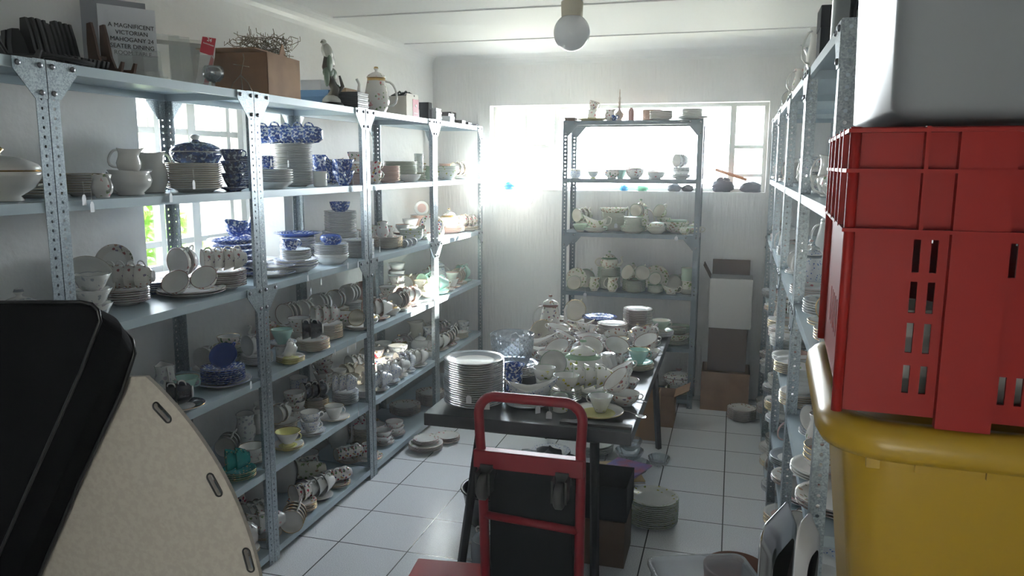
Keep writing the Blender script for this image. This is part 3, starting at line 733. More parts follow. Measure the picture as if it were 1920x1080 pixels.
x, y, p = lp(703, .08, 1); claim(1, x, y, .05); cup(p, x, y, p.z, 'red', 'tall', 1); cup(p, x, y, p.z+.05, 'red', 'tall', 1, spin=1)
L(1, 728, .12, stack, 'pink', 11, R=.068, r=.07)
L(1, 752, .27, stack, 'green', 14, R=.105, kind='dinner_plate', r=.11)
L(1, 768, .09, bowl, 'white', .068, .045, r=.065)
x, y, p = lp(786, .22, 1); claim(1, x, y, .07); zt, zw = stack(p, x, y, 'green', 6, R=.085, kind='side_plate'); cup(p, x, y, zw, 'grey', 'mug', .8, kind='mug'); cup(p, x, y, zw+.06, 'grey', 'mug', .8, kind='mug', spin=1)
L(1, 806, .10, jug, 'green', 'tankard', .6, face=1, r=.05, phrase='pale green straight-sided beaker jug')
L(1, 836, .13, stack, 'greenrim', 3, R=.08, kind='bowl', h=.06, pitch=.016, r=.08)
L(1, 838, .27, stack, 'pink', 13, R=.06, kind='side_plate', r=.085)
L(1, 797, .30, pot, 'rose', 'round', .75, face=-.5, r=.06)
L(1, 864, .10, cupset, 'rose', 3, 3, yaw=-2.2, r=.07)
L(1, 812, .15, jug, 'rose', 'jug', .8, face=-1, r=.05)
for u, v in ((157, 365), (172, 378)): tag_at(u, v, 1)
for u, v, l in ((508, 298, 1), (540, 300, 1), (706, 347, 1), (662, 348, 1), (320, 362, 1), (363, 338, 1)): tag_at(u, v, l, out=.004 if v > 330 else -.06)
# third shelf
L(2, 42, .17, pot, 'grey', 'squat', .95, face=2.4, r=.1)
x, y, p = lp(92, .08, 2); claim(2, x, y, .05); cup(p, x, y, p.z, 'grey', 'cone', 1.1, spin=2.4)
x, y, p = lp(178, .06, 2); claim(2, x, y, .07)
for i, s_ in enumerate((0, .044, .088)): cup(p, x, y, p.z+s_, 'grey', 'flare', 1.1, spin=2+.6*i, flute=10)
x, y, p = lp(150, .10, 2); claim(2, x, y, .05); lying(p, x, y, p.z, 'grey', 2, .6, 'flare', 1.0)
L(2, 167, .3, leaning, 'wgold', R=.088, yaw=-.9, lean=.2, r=.06)
x, y, p = lp(238, .22, 2); claim(2, x, y, .08); zt, _ = stack(p, x, y, 'chintz', 6, R=.075); lying(p, x, y, zt-.003, 'chintz', 5, -2.75, 'tea', .95, spin=2.9)
L(2, 221, .33, leaning, 'chintz', R=.062, yaw=-1.0, lean=.25, z=LZ[2]+.075, r=.03, phrase='brown-rimmed saucer tipped on edge behind nested cups')
L(2, 222, .345, stack, 'chintz', 9, R=.045, r=.045)
L(2, 288, .30, stack, 'dblue', 5, R=.075, kind='side_plate', r=.075)
x, y, p = lp(360, .13, 2); claim(2, x, y, .12); stack(p, x, y, 'chintz', 2, R=.12, kind='oval_platter')
for u_, d_ in ((333, .10), (386, .08)):
    x, y, p = lp(u_, d_, 2); lying(p, x, y, p.z+.022, 'chintz', 1, -1.35, 'low', .92, tip=.25)
x, y, p = lp(350, .27, 2); claim(2, x, y, .07); zt, _ = stack(p, x, y, 'chintz', 5, R=.07); lying(p, x, y, zt, 'chintz', 2, -1.7, 'low', 1.05)
x, y, p = lp(424, .11, 2); claim(2, x, y, .09); zt, _ = stack(p, x, y, 'chintz', 8, R=.078); lying(p, x, y, zt-.003, 'chintz', 4, -2.3, 'tea', 1.)
x, y, p = lp(447, .27, 2); claim(2, x, y, .13)
for i in range(7):
    o = obj('oval_platter', plate_mesh(.105, .022, .7, 1.25), STY['blue'][1:]); o.location = (x+JIT.uniform(-.006, .006), y+JIT.uniform(-.006, .006), p.z+.0006+i*.0235); o.rotation_euler.z = PI/2+JIT.uniform(-.15, .15)
    reg(o, 'blue transfer-printed oval platter', p, stack=777, k=(i, 7), along=-y, cat='plate', group='oval platters on the third shelf')
bowl(p, x+.01, y-.03, 'blue', .052, .05, z=p.z+.172, rot=(0, .35, 0)); cup(p, x+.03, y+.06, p.z+.165, 'blue', 'mug', .8, kind='mug', rot=(.3, .7, 2)); bowl(p, x-.03, y+.09, 'blue', .055, .055, z=p.z+.172)
L(2, 506, .14, stack, 'bluerim', 2, R=.11, kind='dinner_plate', pitch=.03, r=.1)
x, y, p = lp(556, .11, 2); claim(2, x, y, .1); zt, zw = stack(p, x, y, 'bluerim', 3, R=.098, kind='soup_plate', pitch=.013); zt, _ = stack(p, x, y, 'bluef', 6, R=.068, z=zw+.012); cup(p, x-.01, y-.02, zt-.006, 'blue', 'tea', .9)
x, y, p = lp(560, .29, 2); claim(2, x, y, .1); zt, zw = stack(p, x, y, 'bluerim', 15, R=.088, kind='side_plate'); stack(p, x, y, 'cobalt', 1, R=.115, kind='dinner_plate', z=zt+.001)
x, y, p = lp(622, .09, 2); claim(2, x, y, .085); zt, zw = stack(p, x, y, 'white', 2, R=.084, kind='bowl', h=.04, pitch=.012, foot=.6); zt, zw = stack(p, x, y, 'bluef', 6, R=.082, kind='side_plate', z=p.z+.045); pot(p, x, y, 'cobalt', 'squat', .62, face=-.4, z=zt-.006, lid=False, spout=False, kind='sugar_bowl', handles=2, cat='bowl')
x, y, p = lp(640, .26, 2); claim(2, x, y, .1); zt, zw = stack(p, x, y, 'bluef', 14, R=.098, kind='dinner_plate'); zt, zw = stack(p, x, y, 'bluef', 14, R=.085, kind='side_plate', z=zw+.004); bowl(p, x, y, 'blue', .055, .056, z=zw, phrase='blue printed bowl on top of the tall plate pile')
L(2, 671, .10, stack, 'bluef', 11, R=.085, kind='side_plate', r=.085)
for u, v in ((577, 515), (602, 522), (621, 562), (652, 492), (671, 490), (700, 472), (583, 540), (712, 462), (803, 452), (826, 440)): tag_at(u, v, 2)
x, y, p = lp(728, .13, 2); claim(2, x, y, .09); zt, zw = stack(p, x, y, 'red', 8, R=.085, kind='side_plate'); jug(p, x-.01, y-.05, 'rose', 'jug', .85, face=-1.2, z=zw); cup(p, x-.02, y+.045, zw, 'rose', 'mug', .75, kind='mug')
L(2, 700, .25, jug, 'rose', 'tankard', .8, face=-.5, r=.05)
for i, u_ in enumerate((758, 766, 775)):
    x, y, p = lp(u_, .05, 2); claim(2, x, y, .02)
    o = obj('napkin_ring', cached(('ring',), lambda: MB().lathe([(.021, -.013), (.0235, -.013), (.0235, .013), (.021, .013), (.021, -.013)], 20).mesh('ring')), [P_bluef]); o.rotation_euler = (Matrix.Rotation(-1.4, 3, 'Z') @ Matrix.Rotation(PI/2, 3, 'Y')).to_euler(); o.location = (x, y, 0); rest(o, p.z); reg(o, 'blue-sprigged white napkin ring', p, along=-y, cat='napkin ring', group='napkin rings')
L(2, 772, .15, stack, 'greenrim', 3, R=.075, kind='bowl', h=.05, pitch=.014, r=.075)
x, y, p = lp(793, .29, 2); claim(2, x, y, .09); zt, _ = stack(p, x, y, 'pink', 16, R=.085, kind='side_plate'); leaning(p, x, y-.01, 'pink', R=.05, yaw=-1.4, lean=.15, z=zt, phrase='small pale pink plate on edge atop pink pile')
L(2, 808, .13, leaning, 'red', R=.08, yaw=-1.0, lean=.2, r=.05)
x, y, p = lp(842, .16, 2); claim(2, x, y, .11); zt, zw = stack(p, x, y, 'pink', 4, R=.11, kind='dinner_plate'); pot(p, x, y, 'rose', 'round', .95, face=-2.4, z=zw)
L(2, 880, .075, cupset, 'red', 3, 3, r=.07); L(2, 815, .31, jug, 'yellow', 'tankard', .6, face=0, r=.05); L(2, 826, .32, jug, 'red', 'jug', .85, face=0, r=.05)
# fourth shelf
L(3, 312, .22, jug, 'grey', 'tankard', .75, face=2.5, r=.05)
L(3, 348, .17, cup, LZ[3], 'mint', 'flare', 1.05, spin=.2, r=.05)
x, y, p = lp(340, .06, 3); claim(3, x, y, .08); stack(p, x, y, 'black', 1, R=.08); lying(p, x, y, p.z+.014, 'black', 2, -2.5, 'tea', .95)
L(3, 394, .28, cupset, 'white', 2, 2, yaw=-1.5, r=.07)
x, y, p = lp(432, .29, 3); claim(3, x, y, .07); stack(p, x, y, 'scene', 9, R=.065); cup(p, x, y, p.z+.075, 'red', 'low', .95)
x, y, p = lp(419, .11, 3); claim(3, x, y, .11); zt, zw = stack(p, x, y, 'bluerim', 1, R=.108, kind='dinner_plate'); zt, zw = stack(p, x, y, 'blue', 7, R=.083, z=zw); lying(p, x+.01, y, zt-.003, 'cobalt', 1, -1.25, 'low', 1.0, tip=.2)
L(3, 482, .16, cupset, 'white', 5, 2, yaw=-1.9, r=.075)
L(3, 466, .3, cup, LZ[3], 'red', 'tea', 1., r=.05)
tag_at(470, 715, 3); tag_at(652, 650, 3); tag_at(667, 643, 3); tag_at(628, 655, 3, out=.01)
x, y, p = lp(531, .09, 3); claim(3, x, y, .06); cup(p, x, y, p.z, 'grey', 'mug', .8, kind='mug'); stack(p, x, y, 'bluef', 1, R=.062, z=p.z+.068); cup(p, x, y, p.z+.076, 'mint', 'cone', 1.05, spin=2)
x, y, p = lp(562, .18, 3); claim(3, x, y, .06)
for i in range(2): cup(p, x, y, p.z+.06*i, 'chintz', 'cone', 1.15, spin=i)
x, y, p = lp(588, .06, 3); claim(3, x, y, .075); zt, _ = stack(p, x, y, 'rose', 6, R=.075); lying(p, x, y, zt-.003, 'black', 2, -2.6, 'tea', 1.05)
x, y, p = lp(545, .035, 3); claim(3, x, y, .06); zt, _ = stack(p, x, y, 'yellow', 3, R=.06); lying(p, x, y, zt-.003, 'white', 1, -2.6, 'tea', .9)
x, y, p = lp(613, .12, 3); claim(3, x, y, .085); zt, _ = stack(p, x, y, 'wgold', 9, R=.078); lying(p, x, y, zt-.003, 'rose', 3, -2.3, 'tea', 1.05)
x, y, p = lp(643, .17, 3); claim(3, x, y, .06); stack(p, x, y, 'red', 4, R=.06); cup(p, x, y, p.z+.03, 'red', 'broth', 1., kind='broth_cup')
x, y, p = lp(672, .07, 3); claim(3, x, y, .07); zt, _ = stack(p, x, y, 'wgold', 2, R=.066); lying(p, x, y, zt-.003, 'cream', 1, -1.5, 'tea', 1.)
for u_, n_, sy_ in ((547, 3, 'chintz'), (575, 2, 'white'), (605, 3, 'white'), (634, 2, 'rose'), (660, 3, 'white'), (686, 2, 'pink')):
    x, y, p = lp(u_, .31, 3); claim(3, x, y, .065); zt, _ = stack(p, x, y, sy_, 5+n_, R=.062); lying(p, x, y, zt-.003, sy_, n_, -1.7, 'low', 1.)
# fifth and bottom shelves: the pieces that stand out
L(4, 448, .07, cupset, 'teal', 4, 2, yaw=-2.4, r=.075)
L(4, 474, .12, cupsaucer, 'rose', 1, 1, 'flare', 1.1, r=.07)
L(4, 462, .29, jug, 'grey', 'tankard', .85, face=-1, r=.055)
L(4, 486, .3, jug, 'white', 'jug', .9, face=-1, r=.05)
L(4, 430, .28, lying, LZ[4], 'grey', 3, -1.2, r=.07)
L(4, 541, .06, cupsaucer, 'yellow', 2, 1, 'flare', 1.15, r=.07)
L(4, 583, .06, cupsaucer, 'bluef', 2, 2, 'tea', 1.05, r=.075)
L(4, 627, .06, cupsaucer, 'wgold', 1, 1, 'cone', 1.05, r=.08, R=.075)
L(4, 648, .13, cupset, 'bluef', 8, 3, yaw=-2.7, r=.075)
L(4, 592, .2, cupset, 'black', 9, 3, yaw=-2.2, r=.075)
L(4, 530, .2, cupset, 'wgold', 6, 2, yaw=-1.7, r=.07)
tag_at(672, 770, 4); tag_at(601, 800, 4, out=-.03)
L(5, 567, .09, cupset, 'red', 5, 2, yaw=-2., r=.075)
L(5, 532, .3, jug, 'white', 'tankard', 1.25, face=-.6, r=.07, phrase='tall white ribbed water jug')
x, y, p = lp(608, .18, 5); claim(5, x, y, .09); jug(p, x, y, 'scene', 'tankard', 1., rot=(Matrix.Rotation(-2.3, 3, 'Z') @ Matrix.Rotation(1.35, 3, 'Y')).to_euler(), phrase='green scenic jug lying on its side'); 
L(5, 632, .07, cupset, 'red', 2, 3, yaw=-2.2, k='coffee', s=1.2, r=.075)
L(5, 655, .16, cupset, 'red', 2, 3, yaw=-2.2, k='coffee', s=1.2, r=.075)
L(5, 636, .32, pot, 'white', 'tall', 1., face=0, r=.08, kind='coffee_pot')
L(5, 681, .2, stack, 'red', 14, R=.075, r=.075, kind='side_plate')
x, y, p = lp(552, .035, 5); claim(5, x, y, .06); lying(p, x, y, p.z, 'red', 4, -1.2, 'low', 1.)
tag_at(592, 996, 5, out=.03, Ls=.008)
# the rest of the crowded lower shelves
F = random.Random(3)
PALL = {3: ['rose', 'white', 'red', 'chintz', 'wgold', 'pink', 'mint', 'bluef', 'cream', 'grey'], 4: ['rose', 'white', 'wgold', 'bluef', 'chintz', 'grey', 'red', 'cream'], 5: ['rose', 'white', 'red', 'chintz', 'grey', 'wgold'], 2: ['rose', 'red', 'pink', 'white'], 1: ['rose', 'greenrim', 'red']}
def fill(lev, y0, y1, rows, seed, dens=1.):
    F.seed(seed); pal = PALL[lev]
    for ri, d in enumerate(rows):
        y = y0+.05
        while y < y1-.03:
            r = .062; yy = y+F.uniform(-.012, .012); dd = d+F.uniform(-.015, .015); x = LF-dd
            st_edge = min(abs(yy-q) for q in LY+[5.45])
            if free(lev, x, yy, r) and F.random() < dens and yy < 5.36:
                p = lpl(lev, yy); c = F.random(); s_ = F.choice(pal); claim(lev, x, yy, r)
                top = .30 if lev < 5 else .3
                if ri == 0:
                    if c < .42: cupset(p, x, yy, s_, F.choice((1, 2, 2, 3)), F.choice((2, 3, 3)), yaw=F.uniform(-2.7, -1.5), R=.064, s=1.1, **F.choice((dict(k='tea'), dict(k='tea'), dict(k='low'), dict(k='cone', kind='coffee_cup'))))
                    elif c < .56: cupsaucer(p, x, yy, s_, F.choice((1, 2)), F.choice((1, 2)), F.choice(('tea', 'cone', 'flare')), spin=F.uniform(-2, 2), R=.064)
                    elif c < .66: jug(p, x, yy, s_, F.choice(('jug', 'cream')), F.uniform(.9, 1.1), face=F.uniform(-2.5, 0))
                    elif c < .76: stack(p, x, yy, s_, F.choice((5, 6)), R=.064)
                    elif c < .86: pot(p, x, yy, s_, 'squat', .6, face=F.uniform(-2.5, 0), lid=F.random() < .6, spout=False, kind='sugar_bowl', handles=2, cat='bowl')
                    else: bowl(p, x, yy, s_, .055, .045); cup(p, x, yy, p.z+.02, s_, 'tea', .9, rot=(.5, .4, F.uniform(0, 6)))
                else:
                    if c < .30: lying(p, x, yy, p.z, s_, F.choice((2, 3)), F.uniform(-2.2, -1.2), F.choice(('tea', 'low')), 1.15)
                    elif c < .55:
                        z = p.z; k = F.choice(('tea', 'cone', 'low'))
                        for q in range(F.choice((2, 3, 4) if lev < 5 else (2, 3))): cup(p, x, yy, z, s_, k, 1.15, spin=F.uniform(0, 6), kind='coffee_cup' if k == 'cone' else 'teacup'); z += CUPS[k][-1][1]*1.15*.68
                    elif c < .72: pot(p, x, yy, s_, F.choice(('round', 'tall')), .85, face=F.uniform(-3, 0), kind='teapot')
                    elif c < .86: jug(p, x, yy, s_, 'tankard', F.uniform(.85, 1.05), face=F.uniform(-2.5, 0))
                    else:
                        zt, _ = stack(p, x, yy, s_, 5, R=.064, kind='side_plate'); cup(p, x, yy, zt-.006, s_, 'tea', 1., spin=F.uniform(0, 6))
            y += .03
fill(3, 2.25, 2.6, (.1, .27), 1); fill(3, 2.68, 3.55, (.1, .27, .34), 2)
fill(3, 3.62, 4.48, (.08, .22, .33), 4); fill(3, 4.56, 5.4, (.09, .2, .32), 5)
fill(4, 2.28, 2.6, (.1, .27), 6); fill(4, 2.68, 3.55, (.08, .22, .33), 7); fill(4, 3.62, 4.48, (.08, .2, .32), 8); fill(4, 4.56, 5.4, (.09, .2, .32), 9)
fill(5, 2.4, 2.6, (.1,), 10); fill(5, 2.68, 3.55, (.09, .2, .32), 12); fill(5, 3.75, 4.35, (.3,), 13, .6)
fill(2, 4.56, 5.35, (.12, .28), 15, .5); fill(2, 3.62, 4.4, (.25,), 16, .6); fill(1, 4.6, 5.3, (.25,), 17, .5)
x, y, p = lp(808, .12, 5); stack(p, x, y, 'chintz', 10, R=.1, kind='dinner_plate'); x2, y2, p = lp(760, .2, 5); stack(p, x2, y2, 'chintz', 7, R=.1, kind='dinner_plate')

# ------------------------------------------------------------ on the top board of the long rack
ZT = LZ[0]
def lpx(u, d, dz=0):
    X = LF-d; v = 150
    for _ in range(5):
        P = at(u, v, 'x', X); v = pix((X, P.y, ZT+dz))[1]
    return X, P.y, ZT
def lone(o, label, cat, group=None): tag(o, label, cat, group); return o
M_card = texture(mat('brown_cardboard', (.30, .17, .09), .8), 'noise', 8, (.27, .15, .08), (.33, .19, .1))
M_card2 = mat('tan_cardboard', (.42, .25, .13), .8); M_carddk = mat('dark_cardboard', (.11, .07, .045), .85)
M_blk = mat('black_plastic', (.012, .012, .013), .35); M_blkm = mat('matt_black', (.012, .012, .014), .8, spec=.12)
M_paper = mat('white_paper', (.8, .81, .85), .8); M_ink = mat('black_ink', (.03, .03, .035), .8)
M_acr = glassy('clear_acrylic', (.93, .94, .93), .05, .05, veil=.10)
M_dkwood = mat('dark_wood', (.07, .035, .02), .4)
def text(body, size, m, parent, loc, rot, align='CENTER', name='lettering', bold=0, spacing=1.):
    cu = bpy.data.curves.new(name, 'FONT'); cu.body = body; cu.size = size; cu.align_x = align; cu.align_y = 'TOP'; cu.extrude = .0003; cu.offset = bold; cu.space_line = spacing
    t_ = bpy.data.objects.new('t', cu); COL.objects.link(t_); bpy.context.view_layer.update(); me = bpy.data.meshes.new_from_object(t_.evaluated_get(bpy.context.evaluated_depsgraph_get())); bpy.data.objects.remove(t_)
    me.materials.clear(); me.materials.append(m); o = bpy.data.objects.new(name, me); COL.objects.link(o); o.parent = parent; o.location = loc; o.rotation_euler = rot; return o
def boxthing(name, x, y, z, sx, sy_, sz, rz, m, label, cat='box', group=None, lid=True, M2=None):
    t = empty(name, (x, y, z), rz); lone(t, label, cat, group)
    bevel(obj('tray', MB().box(-sx/2, sx/2, -sy_/2, sy_/2, 0, sz*.62), m, t), .002)
    bevel(obj('lid', MB().box(-sx/2-.002, sx/2+.002, -sy_/2-.002, sy_/2+.002, sz*.60, sz), M2 or m, t), .002); return t
# dark wooden and plastic plate stands
def easel(x, y, z, h, rz, m, label, w_=.012, sp=.022):
    """an upright display stand: curved back blades with a front lip and a cross bar"""
    t = empty('plate_stand', (x, y, z), rz); lone(t, label, 'plate stand', 'dark plate stands on the top board')
    for s_ in (-1, 1):
        pr = [(-.05, 0), (.075, 0), (.085, .028), (.078, .03), (.065, .01), (.0, .014), (-.018, h*.35), (-.028, h*.7), (-.04, h), (-.058, h*.985), (-.062, h*.6), (-.06, .2*h)]
        obj('blade', MB().prism(pr, s_*sp-w_/2, s_*sp+w_/2), m, t)
    obj('cross_bar', MB().box(-.055, -.035, -sp, sp, h*.3, h*.36), m, t); return t
x, y, z = lpx(16, .10); easel(x, y, z, .145, .6, M_blk, 'black curved plate stand at the camera end of the top board', .018)
lab = ['first black plate stand in the packed row beside the sign', 'second black plate stand in the packed row', 'third black plate stand in the packed row', 'fourth black plate stand in the packed row', 'fifth black plate stand in the packed row', 'sixth black plate stand in the packed row, nearest the sign']
for i, u in enumerate((84, 96, 108, 122, 138, 156)):
    x, y, z = lpx(u, .12); easel(x, y, z, (.135, .138, .137, .13, .142, .14)[i], .05, M_blk, lab[i], .009, .0085)
x, y, z = lpx(60, .18); easel(x, y, z, .10, 1.2, M_blk, 'short tilted black plate stand before the packed row', .03)
x, y, z = lpx(208, .07); easel(x, y, z, .15, -.15, M_dkwood, 'dark wooden plate stand in front of the printed sign', .008)
t = empty('plate_stand', lpx(100, .05), .9); lone(t, 'flat folded dark plate stand lying along the board edge', 'plate stand')
for k in (-1, 1): obj('blade', MB().tube([(-.12, k*.02, .012), (0, k*.03, .02), (.1, k*.012, .006)], .006, 6), M_blk, t)
# the printed sign: white card in a frame of grey board
x, y, z = lpx(247, .30); sgn = empty('sale_sign', (x, y, z), 0); lone(sgn, 'white paper sign reading A MAGNIFICENT VICTORIAN MAHOGANY behind the acrylic stands', 'sign')
sgn.rotation_euler = (0, 0, 1.02); sw = .095
obj('paper', MB().box(-sw, sw, -.001, .001, 0, .27), M_paper, sgn)
obj('backing_board', MB().box(-sw-.05, sw-.03, .003, .006, 0, .29), mat('grey_board', (.33, .34, .37), .8), sgn)
text('A MAGNIFICENT\nVICTORIAN\nMAHOGANY 24\nSEATER DINING\nROOM TABLE', .0205, M_ink, sgn, (.012, -.0025, .215), (PI/2, 0, 0), bold=0, spacing=1.12)
# acrylic stands and sheets
def acrylic(u, d, h, w_, rz, lean, label):
    x, y, z = lpx(u, d); t = empty('acrylic_stand', (x, y, z), rz); lone(t, label, 'display stand', 'clear acrylic display stands')
    R_ = Matrix.Rotation(lean, 4, 'X')
    obj('back_panel', MB().box(-w_/2, w_/2, -.0015, .0015, 0, h, M=R_), M_acr, t)
    obj('foot', MB().box(-w_/2, w_/2, -.06, 0, 0, .003), M_acr, t); obj('lip', MB().box(-w_/2, w_/2, -.06, -.057, 0, .02), M_acr, t)
for a in ((240, .12, .10, .10, .8, -.3, 'low clear acrylic stand at the foot of the sign'), (262, .10, .09, .12, .7, -.5, 'broad low clear acrylic stand leaning before the sign'), (282, .16, .12, .09, .9, -.35, 'clear acrylic stand under the lower corner of the sign'),
          (318, .24, .20, .10, .9, -.15, 'tall clear acrylic sheet holder left of the red card'), (345, .14, .19, .07, .8, -.3, 'tall leaning clear acrylic holder below the red card'), (368, .20, .20, .08, .9, -.25, 'tall clear acrylic holder behind the red card'), (386, .12, .13, .06, .5, -.2, 'narrow clear acrylic stand beside the glass cup')):
    acrylic(*a)
x, y, z = lpx(352, .33); t = empty('picture_frame', (x, y, z), 1.0); lone(t, 'grey backed picture frame standing behind the acrylic holders', 'picture frame')
obj('backing_board', MB().box(-.06, .055, -.004, .004, 0, .19), mat('grey_felt', (.25, .26, .26), .9), t); obj('edge_strip', MB().box(-.12, .06, -.008, .004, .185, .2), mat('worn_grey_wood', (.3, .28, .25), .8), t)
x, y, z = lpx(378, .18); t = empty('swing_ticket', (x, y, z+.0), .95); t.rotation_euler = (0, .25, .95); lone(t, 'red and white printed card reading PLATE STANDS tied to acrylic holders', 'card')
M_redc = mat('red_card', (.55, .03, .05), .5); M_whc = mat('white_card', (.75, .72, .7), .6)
obj('card', MB().prism([(-.025, .02), (.02, .0), (.022, .14), (.012, .21), (-.035, .20), (-.033, .14)], -.001, .001), M_whc, t)
obj('red_print', MB().prism([(-.035, .14), (.015, .14), (.013, .208), (-.036, .198)], -.0022, -.0012), M_redc, t); obj('red_print', MB().prism([(.0, .02), (.018, .01), (.02, .13), (.008, .14)], -.0022, -.0012), M_redc, t)
text('24', .018, M_whc, t, (-.01, -.0035, .203), (PI/2, 0, 0), bold=.0004); text('PLATE STANDS', .0058, M_whc, t, (-.01, -.0035, .180), (PI/2, 0, 0), bold=.0002)
x, y, z = lpx(402, .10); t = empty('glass_goblet', (x, y, z)); lone(t, 'clear glass goblet lying at the near side of the brown carton', 'glass')
M_cry = glassy('crystal', (.88, .92, .95), .16, .06, veil=.07)
obj('goblet_bowl', MB().lathe([(.03, .085), (.036, .07), (.034, .05), (.02, .035), (.005, .03), (.005, .028), (.022, .032), (.037, .05), (.039, .07), (.032, .086)], 24), M_cry, t)
obj('goblet_stem', MB().lathe([(.03, 0), (.03, .002), (.006, .006), (.004, .018), (.006, .03), (0, .031)], 24), M_cry, t)
# brown carton full of wire plate hangers
x0, y0, z = lpx(468, .14); t = empty('cardboard_carton', (x0, y0+.06, z), .0); t.rotation_euler = (0, 0, PI/2+.12); lone(t, 'open brown cardboard carton holding a tangle of wire hangers', 'box')
cw, cl, chh = .30, .24, .165
b = MB(); q = .005
b.box(-cw/2, cw/2, -cl/2, -cl/2+q, 0, chh); b.box(-cw/2, cw/2, cl/2-q, cl/2, 0, chh); b.box(-cw/2, -cw/2+q, -cl/2, cl/2, 0, chh); b.box(-cw/2, cw/2, -cl/2, cl/2, 0, q)
obj('carton_body', b, M_card, t); obj('end_panel', MB().box(cw/2-q, cw/2, -cl/2, cl/2, 0, chh), M_card2, t); obj('flap', MB().prism([(-.02, chh), (.045, chh), (.02, chh+.045), (.01, chh+.05)], -cl/2+.01, -cl/2+.014), M_card, t)
obj('flap', MB().box(-cw/2-.1, -cw/2, -cl/2, cl/2, chh-.004, chh), M_card, t)
b = MB(); rw = random.Random(4)
for _ in range(110):
    cx, cyy = rw.uniform(-.01, .15), rw.uniform(-.09, .09); a = rw.uniform(0, 6.28); ln = rw.uniform(.03, .07); zz = chh+rw.uniform(.0, .075)
    pts = [(cx+ln*math.cos(a)*k, cyy+ln*math.sin(a)*k, max(chh+.003, zz+rw.uniform(-.012, .03))) for k in (-1, -.4, .3, 1)]; pts.append((pts[-1][0]+rw.uniform(-.01, .01), pts[-1][1], pts[-1][2]+.018)); b.tube(pts, .0014, 4)
for _ in range(30): b.tube([(rw.uniform(-.1, .1), rw.uniform(-.1, .1), q+.002), (rw.uniform(-.1, .1), rw.uniform(-.1, .1), chh*.6), (rw.uniform(-.1, .1), rw.uniform(-.1, .1), chh+.01)], .0015, 4)
tag(obj('wire_hangers', b, mat('brassy_wire', (.22, .18, .12), .35, metal=.8), None, (x0, y0+.06, z), (0, 0, PI/2+.12)), 'tangle of bent brassy wire plate hangers heaped in the brown carton', 'wire hanger', kind='stuff')
x, y, z = lpx(453, .035); b = MB()
for a in (0, 2.1, 4.2): b.tube([(0, 0, .06), (.03*math.cos(a), .03*math.sin(a), .03), (.045*math.cos(a), .045*math.sin(a), .001)], .0018, 5)
b.tube([(0, 0, .06), (.01, .01, .12), (.0, .02, .14)], .0018, 5); b.tube([(-.03, 0, .1), (.03, .01, .09)], .0018, 5)
lone(obj('wire_plate_stand', b, MATS['brassy_wire'], None, (x, y, z+.001)), 'small brass wire stand standing before the brown carton', 'plate stand')
# boxes, bird figurine, coffee pot
x, y, z = lpx(592, .22); boxthing('gift_box', x, y+.03, z, .16, .13, .085, .1, mat('sky_blue_card', (.12, .27, .5), .5), 'sky blue lidded gift box right of the brown carton')
x, y, z = lpx(598, .31); boxthing('white_box', x, y-.02, z, .11, .10, .15, .0, mat('white_box_card', (.6, .6, .62), .6), 'plain white tall box behind the sky blue box')
x, y, z = lpx(643, .27); boxthing('wooden_box', x, y, z, .12, .17, .125, .05, texture(mat('pale_wood', (.5, .33, .18), .5), 'noise', 6, (.45, .29, .15), (.55, .37, .2), stretch=(1, 8, 8)), 'pale wooden box behind the bird figurine')
x, y, z = lpx(655, .10)
for i in range(4): boxthing('cutlery_case', x+.0, y, z+.0205*i, .15, .13, .02, .05, M_blk, ['flat black cutlery case, lowest of the four by the coffee pot', 'flat black cutlery case, second up of the four', 'flat black cutlery case, third up of the four', 'flat black cutlery case, top of the four by the coffee pot'][i], 'case', 'flat black cutlery cases')
x, y, z = lpx(622, .12); t = empty('bird_figurine', (x, y, z)); t.scale = (1.28, 1.28, 1.28); lone(t, 'bronze and porcelain bird figurine perched on leafy branch with round base', 'figurine')
M_brz = mat('dark_bronze', (.07, .06, .045), .35, metal=.6); M_pf = mat('pale_bird_glaze', (.5, .5, .46), .25); M_lf = mat('verdigris_leaf', (.12, .17, .12), .45)
obj('base', MB().lathe([(.04, 0), (.045, .004), (.045, .012), (.04, .018), (0, .018)], 24), M_blk, t); obj('plinth', MB().lathe([(.036, .018), (.034, .03), (.02, .045), (0, .047)], 20), M_pf, t)
obj('branch', MB().tube([(0, 0, .03), (.012, .01, .07), (-.008, .005, .11), (-.02, 0, .15), (-.012, -.004, .2)], [.022, .017, .015, .014, .008], 9), M_brz, t)
obj('branch', MB().tube([(.01, .01, .05), (.03, .035, .08), (.02, .03, .12)], [.012, .008, .004], 7), M_brz, t)
def blob(c, r, m_, name, M_=None, seg=14):
    pr = [(max(.0005, math.sin(PI*k/12)), -math.cos(PI*k/12)) for k in range(13)]
    vb_ = MB(); vb_.lathe(pr, seg); R_ = Matrix.Translation(c) @ (M_ or Matrix()) @ Matrix.Diagonal((*r, 1)); vb_.v = [tuple(R_ @ Vector(p)) for p in vb_.v]; return obj(name, vb_, m_, t)
blob((-.012, .0, .205), (.02, .02, .034), M_pf, 'bird_body', Matrix.Rotation(.6, 4, 'X')); blob((-.012, .014, .19), (.012, .05, .022), M_pf, 'wing', Matrix.Rotation(-.7, 4, 'X')); blob((-.014, -.02, .237), (.010, .012, .010), M_pf, 'bird_head')
obj('beak', MB().tube([(-.014, -.03, .237), (-.014, -.045, .232)], [.004, .0008], 6), M_brz, t)
for c, r in (((-.01, .035, .125), (.014, .024, .024)), ((.0, -.03, .11), (.01, .012, .035)), ((.01, -.022, .16), (.006, .02, .03)), ((-.01, .0, .13), (.02, .024, .02)), ((.005, .028, .07), (.018, .022, .02))): blob(c, r, M_lf, 'leaf')
TOPP = Pl('top board, long rack', ZT)
